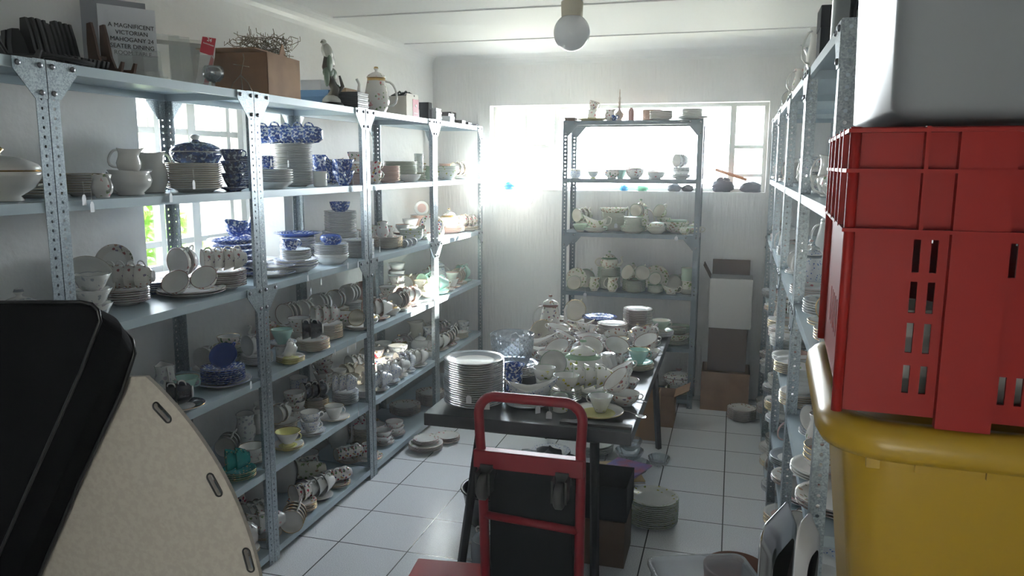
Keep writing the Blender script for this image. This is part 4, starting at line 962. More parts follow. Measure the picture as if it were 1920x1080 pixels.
x, y, z = lpx(707, .10); pot(TOPP, x, y, 'rose', 'tall', 1.14, face=-2.95, phrase='tall rose-printed white coffee pot', kind='coffee_pot')
x, y, z = lpx(753, .15); t = empty('china_box', (x, y+.01, z), PI/2-.06); lone(t, 'white carton with a dark red crested label beside the coffee pot', 'box')
obj('carton_body', MB().box(-.08, .08, -.07, .07, 0, .125), mat('offwhite_card', (.62, .58, .52), .6), t); obj('label_panel', MB().box(.0, .078, -.0712, -.07, .012, .112), mat('dark_red_print', (.36, .02, .06), .5), t)
obj('crest', MB().lathe([(.0, 0), (.010, 0), (.010, .0006), (0, .0006)], 5), M_whc, t, (.04, -.0715, .075), (PI/2, 0, 0)); obj('label_print', MB().box(.018, .062, -.0716, -.0712, .03, .0335), M_whc, t)
obj('flap', MB().prism([(-.08, .125), (.08, .125), (.07, .14), (-.07, .14)], -.07, -.067), MATS['offwhite_card'], t)
x, y, z = lpx(753, .15); blk = MB(); [blk.tube([(-.05+.02*i, -.03, .0), (-.03+.02*i, .0, .02+.008*(i % 2)), (-.01+.02*i, .03, .002)], .006, 6) for i in range(5)]
lone(obj('black_strap', blk, M_blkm, None, (x, y, z+.127)), 'crumpled black strap lying on top of the crested carton', 'strap')
seq = [(798, .10, .07, .06, .11, M_blkm, 'upright black leatherette case next to the crested carton'), (812, .09, .13, .08, .03, M_paper, 'white card box, lowest in front of the black case'), (812, .09, .12, .08, .03, M_paper, 'white card box, second up in the small pile'), (812, .09, .11, .075, .02, M_paper, 'white card box on top of the small white pile'),
       (836, .09, .11, .09, .045, M_paper, 'low wide white box at the middle of the far board'), (834, .11, .13, .09, .02, M_blk, 'flat black case lying on the low white box'), (838, .24, .13, .10, .10, M_blk, 'tall black box behind the low white box'),
       (858, .11, .09, .09, .035, M_blk, 'small black box, third of the far black ones'), (870, .12, .10, .09, .03, mat('grey_case', (.2, .21, .25), .5), 'small grey case on the far board'), (886, .12, .12, .09, .025, mat('pale_grey_box', (.45, .46, .52), .6), 'pale grey flat box nearest the corner'), (858, .30, .10, .09, .05, M_blk, 'black box at the back of the far board')]
zz = {}
for (u, d, a, bb, h, m, l) in seq:
    x, y, z = lpx(u, d); key = 812 if u == 812 else (836 if u in (834, 836) else u); z += zz.get(key, 0); zz[key] = zz.get(key, 0)+h+.0006
    boxthing('small_box', x, y, z, bb, a*.85, h, .03, m, l, 'box', 'boxes on the far top board')

# ------------------------------------------------------------ the shelving unit before the rear window
RN = ['top', 'second', 'third', 'fourth', 'fifth', 'bottom']
RP = [Pl('%s shelf, window rack' % n, z) for n, z in zip(RN, RZ)]
def rpx(u, d, lev, dz=0):
    Y = RY+d; v = 400
    for _ in range(4): P = at(u, v, 'y', Y); v = pix((P.x, Y, RZ[lev]+dz))[1]
    return P.x, Y, RP[lev]
def Rr(lev, u, d, fn, *a, **k):
    x, y, p = rpx(u, d, lev); return fn(p, x, y, *a, **k)
x, y, p = rpx(1068, .15, 0); boxthing('small_box', x+.01, y, p.z, .07, .1, .03, 0, M_carddk, 'dark brown flat box on the window rack top, near corner')
x, y, p = rpx(1110, .14, 0); zt, zw = stack(p, x, y, 'yellow', 1, R=.105, kind='dinner_plate', well=.6); jug(p, x, y, 'rose', 'cream', 1.0, face=.2, z=zw); cup(p, x, y+.0, zw+.062, 'chintz', 'tall', .9, rot=(.1, .3, 0))
Rr(0, 1143, .13, jug, 'chintz', 'cream', 1.1, face=0, phrase='small brown floral jug'); Rr(0, 1152, .08, cup, RZ[0], 'cobalt', 'coffee', .7)
x, y, p = rpx(1161, .16, 0); o = obj('scent_bottle', MB().lathe([(.022, 0), (.024, .004), (.016, .012), (.03, .035), (.032, .05), (.014, .07), (.008, .085), (.013, .095), (.006, .105), (.009, .125), (.005, .14), (.008, .155), (.003, .17), (.004, .19), (.0015, .215), (0, .218)], 18), [mat('pale_gold_ceramic', (.6, .5, .42), .25)]); o.location = (x, y, p.z+.0005); lone(o, 'tall slender spired pink and gold bottle on top of the window rack', 'bottle')
x, y, p = rpx(1183, .13, 0); o = obj('sugar_shaker', MB().lathe([(.018, 0), (.02, .003), (.02, .06), (.018, .075), (.01, .087), (0, .09)], 20), [mat('pink_gingham', (.6, .35, .32), .3)]); o.location = (x, y, p.z+.0005); lone(o, 'pink round-topped sugar shaker beside the spired bottle', 'shaker')
x, y, p = rpx(1222, .20, 0); stack(p, x, y, 'pink', 9, R=.07, kind='side_plate')
x, y, p = rpx(1240, .09, 0); stack(p, x, y, 'rosew', 7, R=.078, kind='side_plate')
x, y, p = rpx(1299, .15, 0); zt, zw = stack(p, x, y, 'bluef', 2, R=.105, kind='dinner_plate'); stack(p, x-.005, y, 'white', 7, R=.072, kind='side_plate', z=zw)
x, y, p = rpx(1079, .10, 1); jug(p, x, y, 'bluef', 'basin', .68, handle=False, spout=0, kind='sugar_basin'); cup(p, x, y, p.z+.032, 'red', 'low', .7)
Rr(1, 1112, .10, cup, RZ[1], 'yellow', 'flare', .85, handles=0, kind='egg_cup'); Rr(1, 1147, .12, jug, 'red', 'basin', .8, handle=False, spout=0, kind='sugar_basin'); Rr(1, 1163, .16, cup, RZ[1], 'mint', 'cone', 1.)
Rr(1, 1190, .12, bowl, 'chintz', .064, .065); x, y, p = rpx(1190, .12, 1); bowl(p, x, y, 'rose', .05, .04, z=p.z+.035); Rr(1, 1230, .12, bowl, 'rosew', .062, .048); x, y, p = rpx(1222, .24, 1); cup(p, x, y, p.z, 'rose', 'tea', 1.1)
x, y, p = rpx(1277, .13, 1); zt, zw = stack(p, x, y, 'grey', 3, R=.068); zt, zw = stack(p, x, y, 'grey', 3, R=.058, kind='bowl', h=.035, z=zw, pitch=.011); lying(p, x, y, zt-.002, 'grey', 2, -2.4, 'tea', 1.)
# green ware
x, y, p = rpx(1088, .07, 2); bowl(p, x, y, 'green', .05, .055); zt, zw = stack(p, *rpx(1094, .24, 2)[:2], 'scene', 6, R=.055); lying(p, *rpx(1094, .24, 2)[:2], zt, 'scene', 3, -2.2, 'tea', 1.1)
x, y, p = rpx(1116, .08, 2); zt, zw = stack(p, x, y, 'green', 3, R=.085, kind='dinner_plate', sx=1.); boat(p, x+.01, y, 'scene', 2.9, 1.0, z=zw)
x, y, p = rpx(1150, .22, 2); zt, zw = stack(p, x, y, 'green', 15, R=.083, kind='dinner_plate'); bowl(p, x, y, 'scene', .1, .045, z=zw, phrase='green scenic cream serving bowl on the tall plate pile')
x, y, p = rpx(1186, .09, 2); zt, zw = stack(p, x, y, 'green', 4, R=.085, kind='dinner_plate'); zt, zw = stack(p, x, y, 'green', 9, R=.062, z=zw)
x, y, p = rpx(1200, .24, 2); pot(p, x, y, 'scene', 'tall', 1.05, face=PI-.2, kind='coffee_pot', phrase='tall green scenic cream coffee pot'); lying(p, *rpx(1196, .10, 2)[:2], zt, 'scene', 2, -1.9, 'tea', 1.)
x, y, p = rpx(1231, .08, 2); zt, zw = stack(p, x, y, 'green', 3, R=.066, kind='soup_plate', pitch=.011); pot(p, x, y, 'scene', 'squat', .6, face=.5, z=zw, lid=False, spout=False, kind='sugar_bowl', handles=2, cat='bowl'); 
x, y, p = rpx(1244, .24, 2); cup(p, x, y, p.z, 'scene', 'tea', 1.1); cup(p, x, y, p.z+.04, 'scene', 'tea', 1.1, spin=1); lying(p, x-.02, y, p.z+.098, 'scene', 1, -2.2, 'tea', 1.1)
x, y, p = rpx(1268, .18, 2); zt, zw = stack(p, x, y, 'scene', 2, R=.085, kind='bowl', h=.06, pitch=.02); bowl(p, x, y, 'green', .07, .04, z=p.z+.05)
x, y, p = rpx(1284, .06, 2); jug(p, x, y, 'scene', 'basin', .6, handle=False, spout=0, kind='sugar_basin'); Rr(2, 1300, .17, pot, 'scene', 'squat', .62, face=0, lid=True, spout=False, kind='sugar_bowl', handles=2, cat='bowl')
price_tag(RP[2], *at(1155, 412, 'y', RY+.11)[:2], RZ[2]+.08, 0, .02); price_tag(RP[2], *at(1268, 445, 'y', RY-.004)[:2], RZ[2]+.012, 0, .02)
x, y, p = rpx(1081, .14, 3); leaning(p, x, y, 'scene', R=.075, yaw=-PI/2, lean=.25); lying(p, x, y-.07, p.z, 'scene', 1, -1.7, 'broth', .9)
x, y, p = rpx(1098, .22, 3); lying(p, x, y, p.z, 'scene', 2, -1.4, 'broth', 1.1)
Rr(3, 1114, .06, jug, 'scene', 'jug', .85, face=.3); Rr(3, 1148, .06, jug, 'scene', 'jug', .9, face=.2)
x, y, p = rpx(1141, .2, 3); zt, zw = stack(p, x, y, 'green', 12, R=.082, kind='side_plate'); zt, zw = stack(p, x, y, 'green', 6, R=.08, kind='side_plate', z=zw); pot(p, x, y, 'scene', 'round', .88, face=-.05, z=zw-.004, phrase='green scenic cream round teapot')
x, y, p = rpx(1188, .10, 3); zt, zw = stack(p, x, y, 'green', 10, R=.08, kind='side_plate'); lying(p, x-.03, y, zt-.002, 'scene', 1, -2.2, 'tea', 1.2); lying(p, x+.05, y, zt-.002, 'scene', 1, -1.2, 'tea', 1.2)
Rr(3, 1186, .25, pot, 'scene', 'tall', .85, face=0, spout=False, kind='coffee_pot', phrase='green scenic cream covered pot')
x, y, p = rpx(1229, .09, 3); zt, zw = stack(p, x, y, 'green', 6, R=.055); lying(p, x, y, zt, 'scene', 1, -1.8, 'tea', 1.); leaning(p, x-.01, y+.13, 'scene', R=.09, yaw=-PI/2, lean=.2)
Rr(3, 1258, .07, boat, 'scene', 2.9, .7); x, y, p = rpx(1266, .23, 3); lying(p, x, y, p.z, 'scene', 2, -1.8, 'low', 1.1)
x, y, p = rpx(1288, .11, 3); zt, zw = stack(p, x, y, 'green', 4, R=.062); cup(p, x, y, zw, 'scene', 'mug', 1.0, kind='mug', handles=0); cup(p, x, y, zw+.055, 'green', 'mug', 1.15, kind='mug', handles=0)
price_tag(RP[3], *at(1097, 545, 'y', RY-.004)[:2], RZ[3]+.012, 0, .02)
x, y, p = rpx(1268, .16, 4); zt, zw = stack(p, x, y, 'green', 3, R=.12, kind='dinner_plate'); bowl(p, x, y, 'scene', .1, .05, z=zw); zt, zw = stack(p, x, y, 'green', 5, R=.095, kind='dinner_plate', z=zw+.048)
x, y, p = rpx(1180, .16, 4); stack(p, x, y, 'green', 8, R=.1, kind='dinner_plate'); 
x, y, p = rpx(1271, .15, 5); zt, zw = stack(p, x, y, 'scene', 5, R=.09, kind='side_plate'); tureen(p, x, y, 'chintz', .82, z=zw, phrase='brown-rimmed floral lidded vegetable dish')
x, y, p = rpx(1205, .16, 5); stack(p, x, y, 'white', 6, R=.1, kind='dinner_plate')
# things left on the rear window sill
SILL = WR[2]
def sx_(u, v=345): return at(u, v, 'y', YB+.05)
M_bluebag = mat('blue_plastic_film', (.05, .4, .75), .3); M_grnbag = mat('green_plastic_film', (.2, .6, .35), .3)
def crumple(name, c, r, m, seed, label, cat, n=14):
    q = random.Random(seed); b = MB(); pr = [(max(.02, math.sin(PI*k/10)), -math.cos(PI*k/10)) for k in range(11)]
    ph = [(q.uniform(2, 5), q.uniform(0, 6), q.uniform(2, 5), q.uniform(0, 6)) for _ in range(4)]
    def fn(p, a, rr, z):
        s_ = 1+sum(.12*math.sin(f*a+g)*math.sin(h*z*2+i) for f, g, h, i in ph); return (p[0]*s_*r[0], p[1]*s_*r[1], max(-.75, p[2]*s_)*r[2]+.75*r[2])
    b.lathe(pr, n, fn=fn); o = obj(name, b, m, None, c); lone(o, label, cat); return o
for nm, u, r, m, sd, l, c in (('plastic_bag', 955, (.045, .03, .03), M_bluebag, 1, 'crumpled bright blue plastic bag at the near end of the sill', 'bag'), ('plastic_bag', 1170, (.03, .03, .025), M_bluebag, 2, 'small blue plastic bag seen under the window rack shelf', 'bag'), ('plastic_bag', 1205, (.045, .03, .022), M_grnbag, 3, 'crumpled green plastic bag on the window sill', 'bag'),
                       ('cloth_bundle', 1265, (.05, .035, .03), mat('grey_cloth', (.12, .13, .14), .8), 4, 'grey cloth bundle on the sill behind the window rack', 'cloth'), ('cloth_bundle', 1290, (.04, .03, .026), M_blkm, 5, 'black leather strap bundle on the sill edge', 'cloth'),
                       ('black_bag', 1356, (.075, .04, .05), mat('black_film', (.03, .03, .05), .3), 6, 'bunched black plastic bag on the sill right of the rack', 'bag'), ('black_bag', 1408, (.07, .04, .04), MATS['black_film'], 7, 'flat bunched black bag by the right window jamb', 'bag')):
    P = sx_(u); crumple(nm, (P.x, YB+.045, SILL), r, m, sd, l, c)
P = sx_(1400); Q = sx_(1340)
lone(obj('wooden_stick', MB().tube([(Q.x, YB+.035, SILL+.155), (P.x, YB+.04, SILL+.085)], .011, 8), mat('orange_wood', (.5, .2, .08), .5)), 'reddish wooden stick propped slanting over black bags on sill', 'stick')
lone(obj('clear_bag', MB().lathe([(.001, 0), (.04, .01), (.055, .05), (.04, .1), (.02, .13)], 12), glassy('clear_film', (.95, .95, .95), .06, .2, veil=.12), None, (at(990, 356, 'y', YB-.03).x, YB-.07, SILL-.11)), 'clear plastic bag hanging over the sill edge', 'bag')

# ------------------------------------------------------------ the black trestle table and its china
TZ = .715; TP = Pl('the black table', TZ)
tx0, tx1, ty0, ty1 = -1.09, -.306, 2.63, 4.50
M_tab = texture(mat('black_table_board', (.03, .032, .036), .33, spec=.5), 'noise', 4, (.04, .042, .047), (.07, .073, .08))
M_tleg = mat('black_leg_steel', (.015, .015, .018), .45, metal=.3)
t = empty('trestle_table', ((tx0+tx1)/2, (ty0+ty1)/2, 0)); tag(t, 'long narrow black table crowded with china in the middle of the floor', 'table')
cxT, cyT = (tx0+tx1)/2, (ty0+ty1)/2
bevel(obj('tabletop', MB().box(tx0-cxT, tx1-cxT, ty0-cyT, ty1-cyT, TZ-.048, TZ), M_tab, t), .003)
for (a, b_) in (((-.885, 2.70), (-.985, 2.72)), ((-.455, 2.74), (-.445, 2.76)), ((-.93, 4.36), (-1.03, 4.42)), ((-.40, 4.36), (-.355, 4.43))):
    obj('leg', MB().tube([(a[0]-cxT, a[1]-cyT, TZ-.048), (b_[0]-cxT, b_[1]-cyT, .001)], .018, 4), M_tleg, t)
for y in (2.72, 4.38): obj('cross_rail', MB().tube([(-.90-cxT, y-cyT, TZ-.07), (-.44-cxT, y-cyT, TZ-.07)], .014, 4), M_tleg, t)
def T(fn, x, y, *a, **k): return fn(TP, x, y, *a, **k)
zt, zw = T(stack, -.945, 2.80, 'greyrim', 20, R=.118, kind='dinner_plate', pitch=.0088)
price_tag(TP, -.925, 2.675, TZ+.09, 0, .02); price_tag(TP, -.86, 2.695, TZ+.06, .3, .015)
zt, zw = T(stack, -.915, 3.24, 'dblue', 6, R=.118, kind='dinner_plate')
# the cut glass bowl
def cutglass():
    b = MB(); n = 48; pr = []
    for i in range(14): q = i/13; pr.append((.075+.028*math.sin(min(1, q*1.25)*PI/2)-.004*q, .006+.135*q))
    out = [(0, 0), (.05, 0), (.066, .001)]+pr; inn = [(r-.006, z+.004) for r, z in pr[::-1]]
    allp = out+[(pr[-1][0]-.003, pr[-1][1]+.003)]+inn+[(0, .012)]
    def fn(p, a, r, z):
        if r < .07 or z > .125 : return p
        k = .0042*(abs(math.sin(12*a+z*150))+abs(math.sin(12*a-z*150))) if r > .0 else 0
        return (p[0]*(1-k/r), p[1]*(1-k/r), z)
    b.lathe(allp, 96, fn=fn, smooth=False); return b
o = obj('glass_bowl', cutglass(), M_cry, None, (-.915, 3.24, zt)); rest(o, zw+.001); lone(o, 'large cut glass bowl on a pile of dark blue plates', 'bowl')
zt2, zw2 = T(stack, -.738, 2.835, 'bluef', 1, R=.088); T(boat, -.738, 2.85, 'bluef', PI*.08, 1.12, z=zw2, phrase='blue printed sauce boat on its saucer')
T(cup, -.845, 3.02, TZ, 'blue', 'mug', .95, kind='mug', spin=2.2); T(cup, -.845, 3.02, TZ+.052, 'blue', 'cone', .95, spin=2.)
# green-edged tea service in front
zt, zw = T(stack, -.455, 2.80, 'yellow', 1, R=.098, kind='cake_plate'); T(cup, -.448, 2.82, zw, 'greenrim', 'cone', 1.0, spin=3.0)
T(cup, -.60, 2.80, TZ, 'greenrim', 'mug', .8, kind='mug', spin=2.2); T(cup, -.595, 2.86, TZ+.0, 'greenrim', 'low', .01+.99, spin=2.6) if False else None
zt, zw = T(stack, -.605, 2.93, 'greenrim', 6, R=.062); T(cup, -.605, 2.93, zw, 'greenrim', 'tea', 1.15, spin=2.4)
T(cup, -.71, 2.99, TZ, 'greenrim', 'mug', .85, kind='mug', spin=1.5); T(cup, -.71, 2.99, TZ+.06, 'greenrim', 'tea', 1.05, spin=2.)
T(pot, -.60, 3.26, 'greenrim', 'round', 1.22, face=-.25, phrase='large white yellow-flowered teapot with domed lid')
zt, zw = T(stack, -.70, 3.13, 'greenrim', 5, R=.065); T(lying, -.70, 3.13, zt-.002, 'greenrim', 1, -1.5, 'low', 1.1)
zt, zw = T(stack, -.515, 3.02, 'greenrim', 3, R=.07); T(lying, -.515, 3.03, zt-.002, 'greenrim', 3, PI+.25, 'cone', 1.12)
T(boat, -.86, 3.56, 'chintz', .3, 1.0, z=None)
# brown-rimmed broth cups, piled every way
BC = [(-.375, 2.95, 0, .2), (-.40, 3.14, 0, 1.5), (-.365, 3.70, 0, .1), (-.50, 3.56, 0, 2.), (-.62, 3.52, 0, 1.2), (-.745, 3.44, 0, 2.4), (-.52, 3.78, 0, 0), (-.66, 3.74, 0, 1.), (-.79, 3.68, 0, 2.2), (-.39, 3.90, 0, .4), (-.72, 3.98, 0, 1.), (-.60, 3.93, 0, .1), (-.85, 3.86, 0, 2.), (-.76, 3.29, 0, 1.9)]
for i, (x, y, z, sp_) in enumerate(BC):
    T(cup, x, y, TZ, 'chintz', 'broth', 1.0, spin=sp_, kind='broth_cup')
tilts = {0: (.15, -.75, .2), 1: (-.2, -.45, .4), 3: (.5, .2, .3), 4: (.55, -.2, .9), 5: (.3, -.5, .5), 6: (-.5, .35, 1.), 2: (.35, -.35, 0), 7: (0, 0, .3), 8: (.3, .4, 1), 9: (-.4, -.3, 0), 13: (0.1, .1, .6), 10: (.2, .1, 2.), 12: (0, .3, 0)}
for i, r_ in tilts.items():
    x, y, z, _ = BC[i]; T(cup, x+.006*(i % 3-1), y+.005, TZ+.042, 'chintz', 'broth', 1.0, rot=r_, kind='broth_cup')
T(lying, -.285-.15, 3.30, TZ, 'white', 1, -2.7, 'broth', 1.1, kind='broth_cup') if False else None
T(pot, -.495, 3.32, 'white', 'tall', .68, face=.5, lid=False, phrase='plain white open jug-shaped pot among the broth cups')
for (x, y, sty, kk) in ((-.385, 3.50, 'mint', 'cone'), (-.35, 4.24, 'green', 'flare')):
    zt, zw = T(stack, x, y, 'rose' if sty == 'mint' else 'white', 3, R=.07); zt, zw2 = T(stack, x, y, sty, 1, R=.066, z=zw); T(cup, x, y, zw2, sty, kk, 1.05, spin=-.2)
# coffee pot, lidded bowls, boats and plate piles at the far end
T(pot, -.955, 4.16, 'chintz', 'tall', 1.0, face=.05, kind='coffee_pot', phrase='brown-rimmed floral coffee pot standing above the table crowd')
T(pot, -.86, 4.02, 'chintz', 'squat', .8, face=.2, spout=False, kind='sugar_bowl', handles=2, cat='bowl', phrase='brown-rimmed floral lidded sugar bowl')
T(pot, -.70, 3.86, 'chintz', 'squat', .72, face=.5, spout=False, kind='sugar_bowl', handles=2, cat='bowl', phrase='low brown-rimmed floral lidded bowl') if False else None
T(boat, -.93, 3.70, 'chintz', .2, 1.1); T(boat, -.80, 4.17, 'rose', .3, .9); T(lying, -.94, 3.93, TZ, 'cream', 1, -1.6, 'low', 1.2)
zt, zw = T(stack, -.70, 4.30, 'chintz', 8, R=.085, kind='side_plate'); T(stack, -.70, 4.30, 'blue', 1, R=.10, kind='dinner_plate', z=zw)
T(stack, -.485, 4.30, 'chintz', 17, R=.082, kind='side_plate'); T(stack, -.60, 4.12, 'rosew', 10, R=.082, kind='side_plate'); T(stack, -.71, 4.12, 'chintz', 5, R=.06)
T(cup, -.845, 4.33, TZ, 'chintz', 'broth', .9, kind='broth_cup'); T(lying, -.845, 4.33, TZ+.046, 'cream', 1, -1.5, 'low', 1.2)
T(pot, -.455, 4.04, 'rose', 'round', .72, face=.6, spout=True, phrase='white rose-sprigged small round teapot'); T(lying, -.39, 4.08, TZ, 'rose', 2, -1.9, 'tea', 1.1)
T(jug, -.49, 3.67, 'rose', 'jug', .95, face=-2., phrase='white rose-sprigged milk jug among broth cups')
T(cup, -.975, 4.36, TZ, 'chintz', 'broth', 1., kind='broth_cup'); T(cup, -1.0, 3.95, TZ, 'chintz', 'broth', .9, kind='broth_cup', spin=1)
# small metal things on the near corner
M_silver = mat('silver_plate', (.6, .6, .62), .18, metal=1.)
sg = mat('table_slat', (.02, .018, .018), .6)
o = obj('wooden_ruler', MB().box(-.13, .13, -.016, .016, 0, .01), sg, None, (-.44, 2.672, TZ+.0005), (0, 0, .02)); lone(o, 'dark flat wooden slat lying along the near table edge', 'slat')
t = empty('spoon', (-.335, 2.83, TZ+.001), -.6); lone(t, 'small silver spoon lying beside the yellow plate', 'spoon')
def spoon(t, m):
    obj('spoon_bowl', MB().lathe([(.001, .0), (.012, .003), (.016, .007), (.0155, .008), (.011, .0045), (.001, .0015)], 16, sx=1.5), m, t, (.05, 0, 0)); obj('stem', MB().tube([(.028, 0, .007), (-.01, 0, .009), (-.06, 0, .003)], [.0016, .0016, .0035], 6), m, t)
spoon(t, M_silver); t = empty('spoon', (-.345, 3.03, TZ+.001), 2.6); lone(t, 'silver spoon lying near the right table edge past tipped cups', 'spoon'); spoon(t, M_silver)
price_tag(TP, -.62, 2.70, TZ+.035, .2, .006); price_tag(TP, -.675, 2.75, TZ+.035, .8, .006)

# ------------------------------------------------------------ the racks along the right wall
GP = {}
def gpl(lev, y):
    i = min(3, max(0, int((GYs[0]-y)/LU))); k = (lev, i)
    if k not in GP: GP[k] = Pl('%s shelf, %s crate-side unit' % (LVN[lev], ['corner', 'second', 'third', 'nearest'][i]), GZ[lev])
    return GP[k]
def Gx(lev, y, d, fn, *a, **k):
    return fn(gpl(lev, y), gfront(y)+d, y, *a, **k)
gr = random.Random(21)
Gx(0, 3.05, .07, jug, 'wgold', 'tankard', 1.1, face=.5); Gx(0, 3.35, .08, jug, 'grey', 'tankard', 1.0, face=PI); Gx(0, 3.95, .07, jug, 'rose', 'jug', 1.2, face=.4); Gx(0, 4.15, .1, jug, 'white', 'tankard', .8, face=3.)
Gx(0, 4.55, .07, jug, 'rose', 'jug', 1.0, face=1.); Gx(0, 4.9, .08, cupset, 'bluef', 3, 2, yaw=-2.2); Gx(0, 5.2, .07, jug, 'white', 'jug', 1.0, face=2.)
t = boxthing('dark_box', gfront(2.60)+.075, 2.60, GZ[0], .12, .12, .16, GT, M_blkm, 'black lidded box on the top board behind the lattice ornament', 'box')
o = obj('grey_tin', MB().lathe([(.05, 0), (.055, .002), (.055, .14), (.058, .141), (.058, .15), (.05, .151), (0, .151)], 24), mat('tin_grey', (.3, .32, .32), .35, metal=.5), None, (gfront(2.3)+.07, 2.25, GZ[0]+.0005)); lone(o, 'round grey tin on the top board above the red crate', 'tin')
o = obj('wrought_ornament', MB().tube([(0, 0, 0), (0, 0, .17)], .008, 6).tube([(.05, 0, 0), (.05, 0, .17)], .008, 6).tube([(0, 0, .03), (.02, 0, .06), (.04, 0, .09), (.02, 0, .13), (.0, 0, .16)], .006, 6).tube([(.05, 0, .03), (.03, 0, .07), (.01, 0, .1), (.05, 0, .15)], .006, 6).box(-.01, .06, -.02, .02, 0, .012), M_blkm, None, (gfront(1.95)+.03, 1.93, GZ[0]+.0005)); lone(o, 'black wrought iron scroll ornament at the near end of top board', 'ornament')
for lev in (1, 2, 3, 4, 5):
    y = 2.0 if lev > 2 else 2.15
    while y < 5.45:
        if min(abs(y-q) for q in [1.835]+GYs) > (.075 if lev < 2 else .112):
            sy_ = gr.choice(['white', 'rose', 'wgold', 'rosew', 'greyrim', 'grey', 'bluef', 'chintz', 'pink']); c = gr.random(); d = .075+gr.uniform(-.01, .02)
            if lev <= 1:
                if c < .4: Gx(lev, y, d, cupset, sy_, 2, 2, yaw=gr.uniform(-2.6, -1.6)); 
                elif c < .7: Gx(lev, y, d, jug, sy_, 'tankard', .8, face=gr.uniform(0, 6))
                else: Gx(lev, y, d, pot, sy_, 'round', .75, face=gr.uniform(0, 6))
                y += .19
            elif lev == 2:
                if c < .35: Gx(lev, y, d+.02, stack, sy_, gr.choice((4, 6)), R=.09, kind='dinner_plate'); y += .22
                elif c < .6: Gx(lev, y, d, pot, sy_, 'tall', .8, face=gr.uniform(0, 6)); y += .18
                else: Gx(lev, y, d, cupset, sy_, 2, 2, yaw=gr.uniform(-2.6, -1.6)); y += .17
            elif c < .62:
                R_ = gr.choice((.08, .1, .1)); n_ = gr.choice((3, 4, 6)); p = gpl(lev, y); xx = gfront(y)+R_-.02
                zt, zw = stack(p, xx, y, sy_, n_, R=R_, kind='dinner_plate' if R_ > .09 else 'side_plate')
                if gr.random() < .45: stack(p, xx, y, gr.choice(['white', 'pink', 'wgold']), 3, R=R_*.68, kind='bowl', h=.04, z=zw+.001, pitch=.015)
                y += R_+.105
            elif c < .85: Gx(lev, y, d, cupset, sy_, 2, 2, yaw=gr.uniform(-2.6, -1.6), R=.064); y += .175
            else: Gx(lev, y, d, jug, sy_, 'jug', 1.1, face=gr.uniform(0, 6)); y += .14
        else: y += .04
for y in (2.25, 2.6, 3.0, 3.4, 3.95, 4.35): Gx(2, y, .27, pot if y != 3.0 else jug, gr.choice(['yellow', 'wgold', 'cream', 'white']), 'tall' if y != 3.0 else 'tankard', 1.1, face=gr.uniform(0, 6))
for y, z in ((2.9, 2), (3.6, 2), (4.4, 2), (4.0, 3), (2.95, 4)): price_tag(gpl(z, y), gfront(y)-.006, y, GZ[z]+.005, -PI/2, .03)

# ------------------------------------------------------------ on the floor
FP = Pl('the tiled floor', 0.)
stack(FP, -.295, 3.46, 'greenrim', 13, R=.118, kind='dinner_plate', pitch=.0092); stack(FP, .115, 5.12, 'chintz', 9, R=.092, kind='dinner_plate')
stack(FP, -.71, 4.28, 'white', 6, R=.11, kind='dinner_plate'); stack(FP, -.93, 4.12, 'bluerim', 4, R=.11, kind='dinner_plate')
stack(FP, -1.59, 4.20, 'rosew', 4, R=.075, kind='side_plate')
zt, zw = stack(FP, -1.66, 4.03, 'rosew', 4, R=.10, kind='dinner_plate'); stack(FP, -1.67, 4.06, 'rosew', 3, R=.075, kind='side_plate', z=zw)
G_low = Pl('bottom shelf, fourth long-rack bay', LZ[5])
for x, y, r in ((-1.86, 3.68, .085),): stack(G_low, x, y, 'red', 1, R=r, kind='side_plate'); cup(G_low, x-.0, y+.01, G_low.z+.009, 'red', 'mug', .9, kind='mug')
for i, (x, y) in enumerate(((-1.87, 3.90), (-1.87, 4.06), (-1.95, 3.98))):
    cupsaucer(G_low, x, y, 'rosew', 2, 2, 'low', 1.0, spin=i, R=.064)
# cut glass bowls near the right table leg
def gb(x, y, R, h, l, z=0.):
    pr = [(0, .003), (R*.45, 0), (R*.5, .002), (R*.8, h*.35), (R*.97, h*.8), (R, h), (R-.004, h), (R*.93, h*.75), (R*.75, h*.38), (R*.4, .012), (0, .012)]
    fn = lambda p, a, r, z_: (p[0]*(1+.02*math.cos(16*a)*(r > R*.6)), p[1]*(1+.02*math.cos(16*a)*(r > R*.6)), z_)
    o = obj('glass_dish', MB().lathe(pr, 48, fn=fn, smooth=False), M_cry, None, (x, y, z)); rest(o, z); lone(o, l, 'dish', 'clear glass dishes on the floor')
gb(-.44, 4.02, .075, .065, 'nearest clear cut glass dish on the floor tiles'); gb(-.50, 4.22, .08, .055, 'clear cut glass dish, lower of the two stacked near the leg'); gb(-.50, 4.22, .07, .06, 'clear glass dish, upper of the two stacked near the leg', .056); gb(-.33, 4.17, .06, .05, 'small clear glass dish farthest right of the glass group')
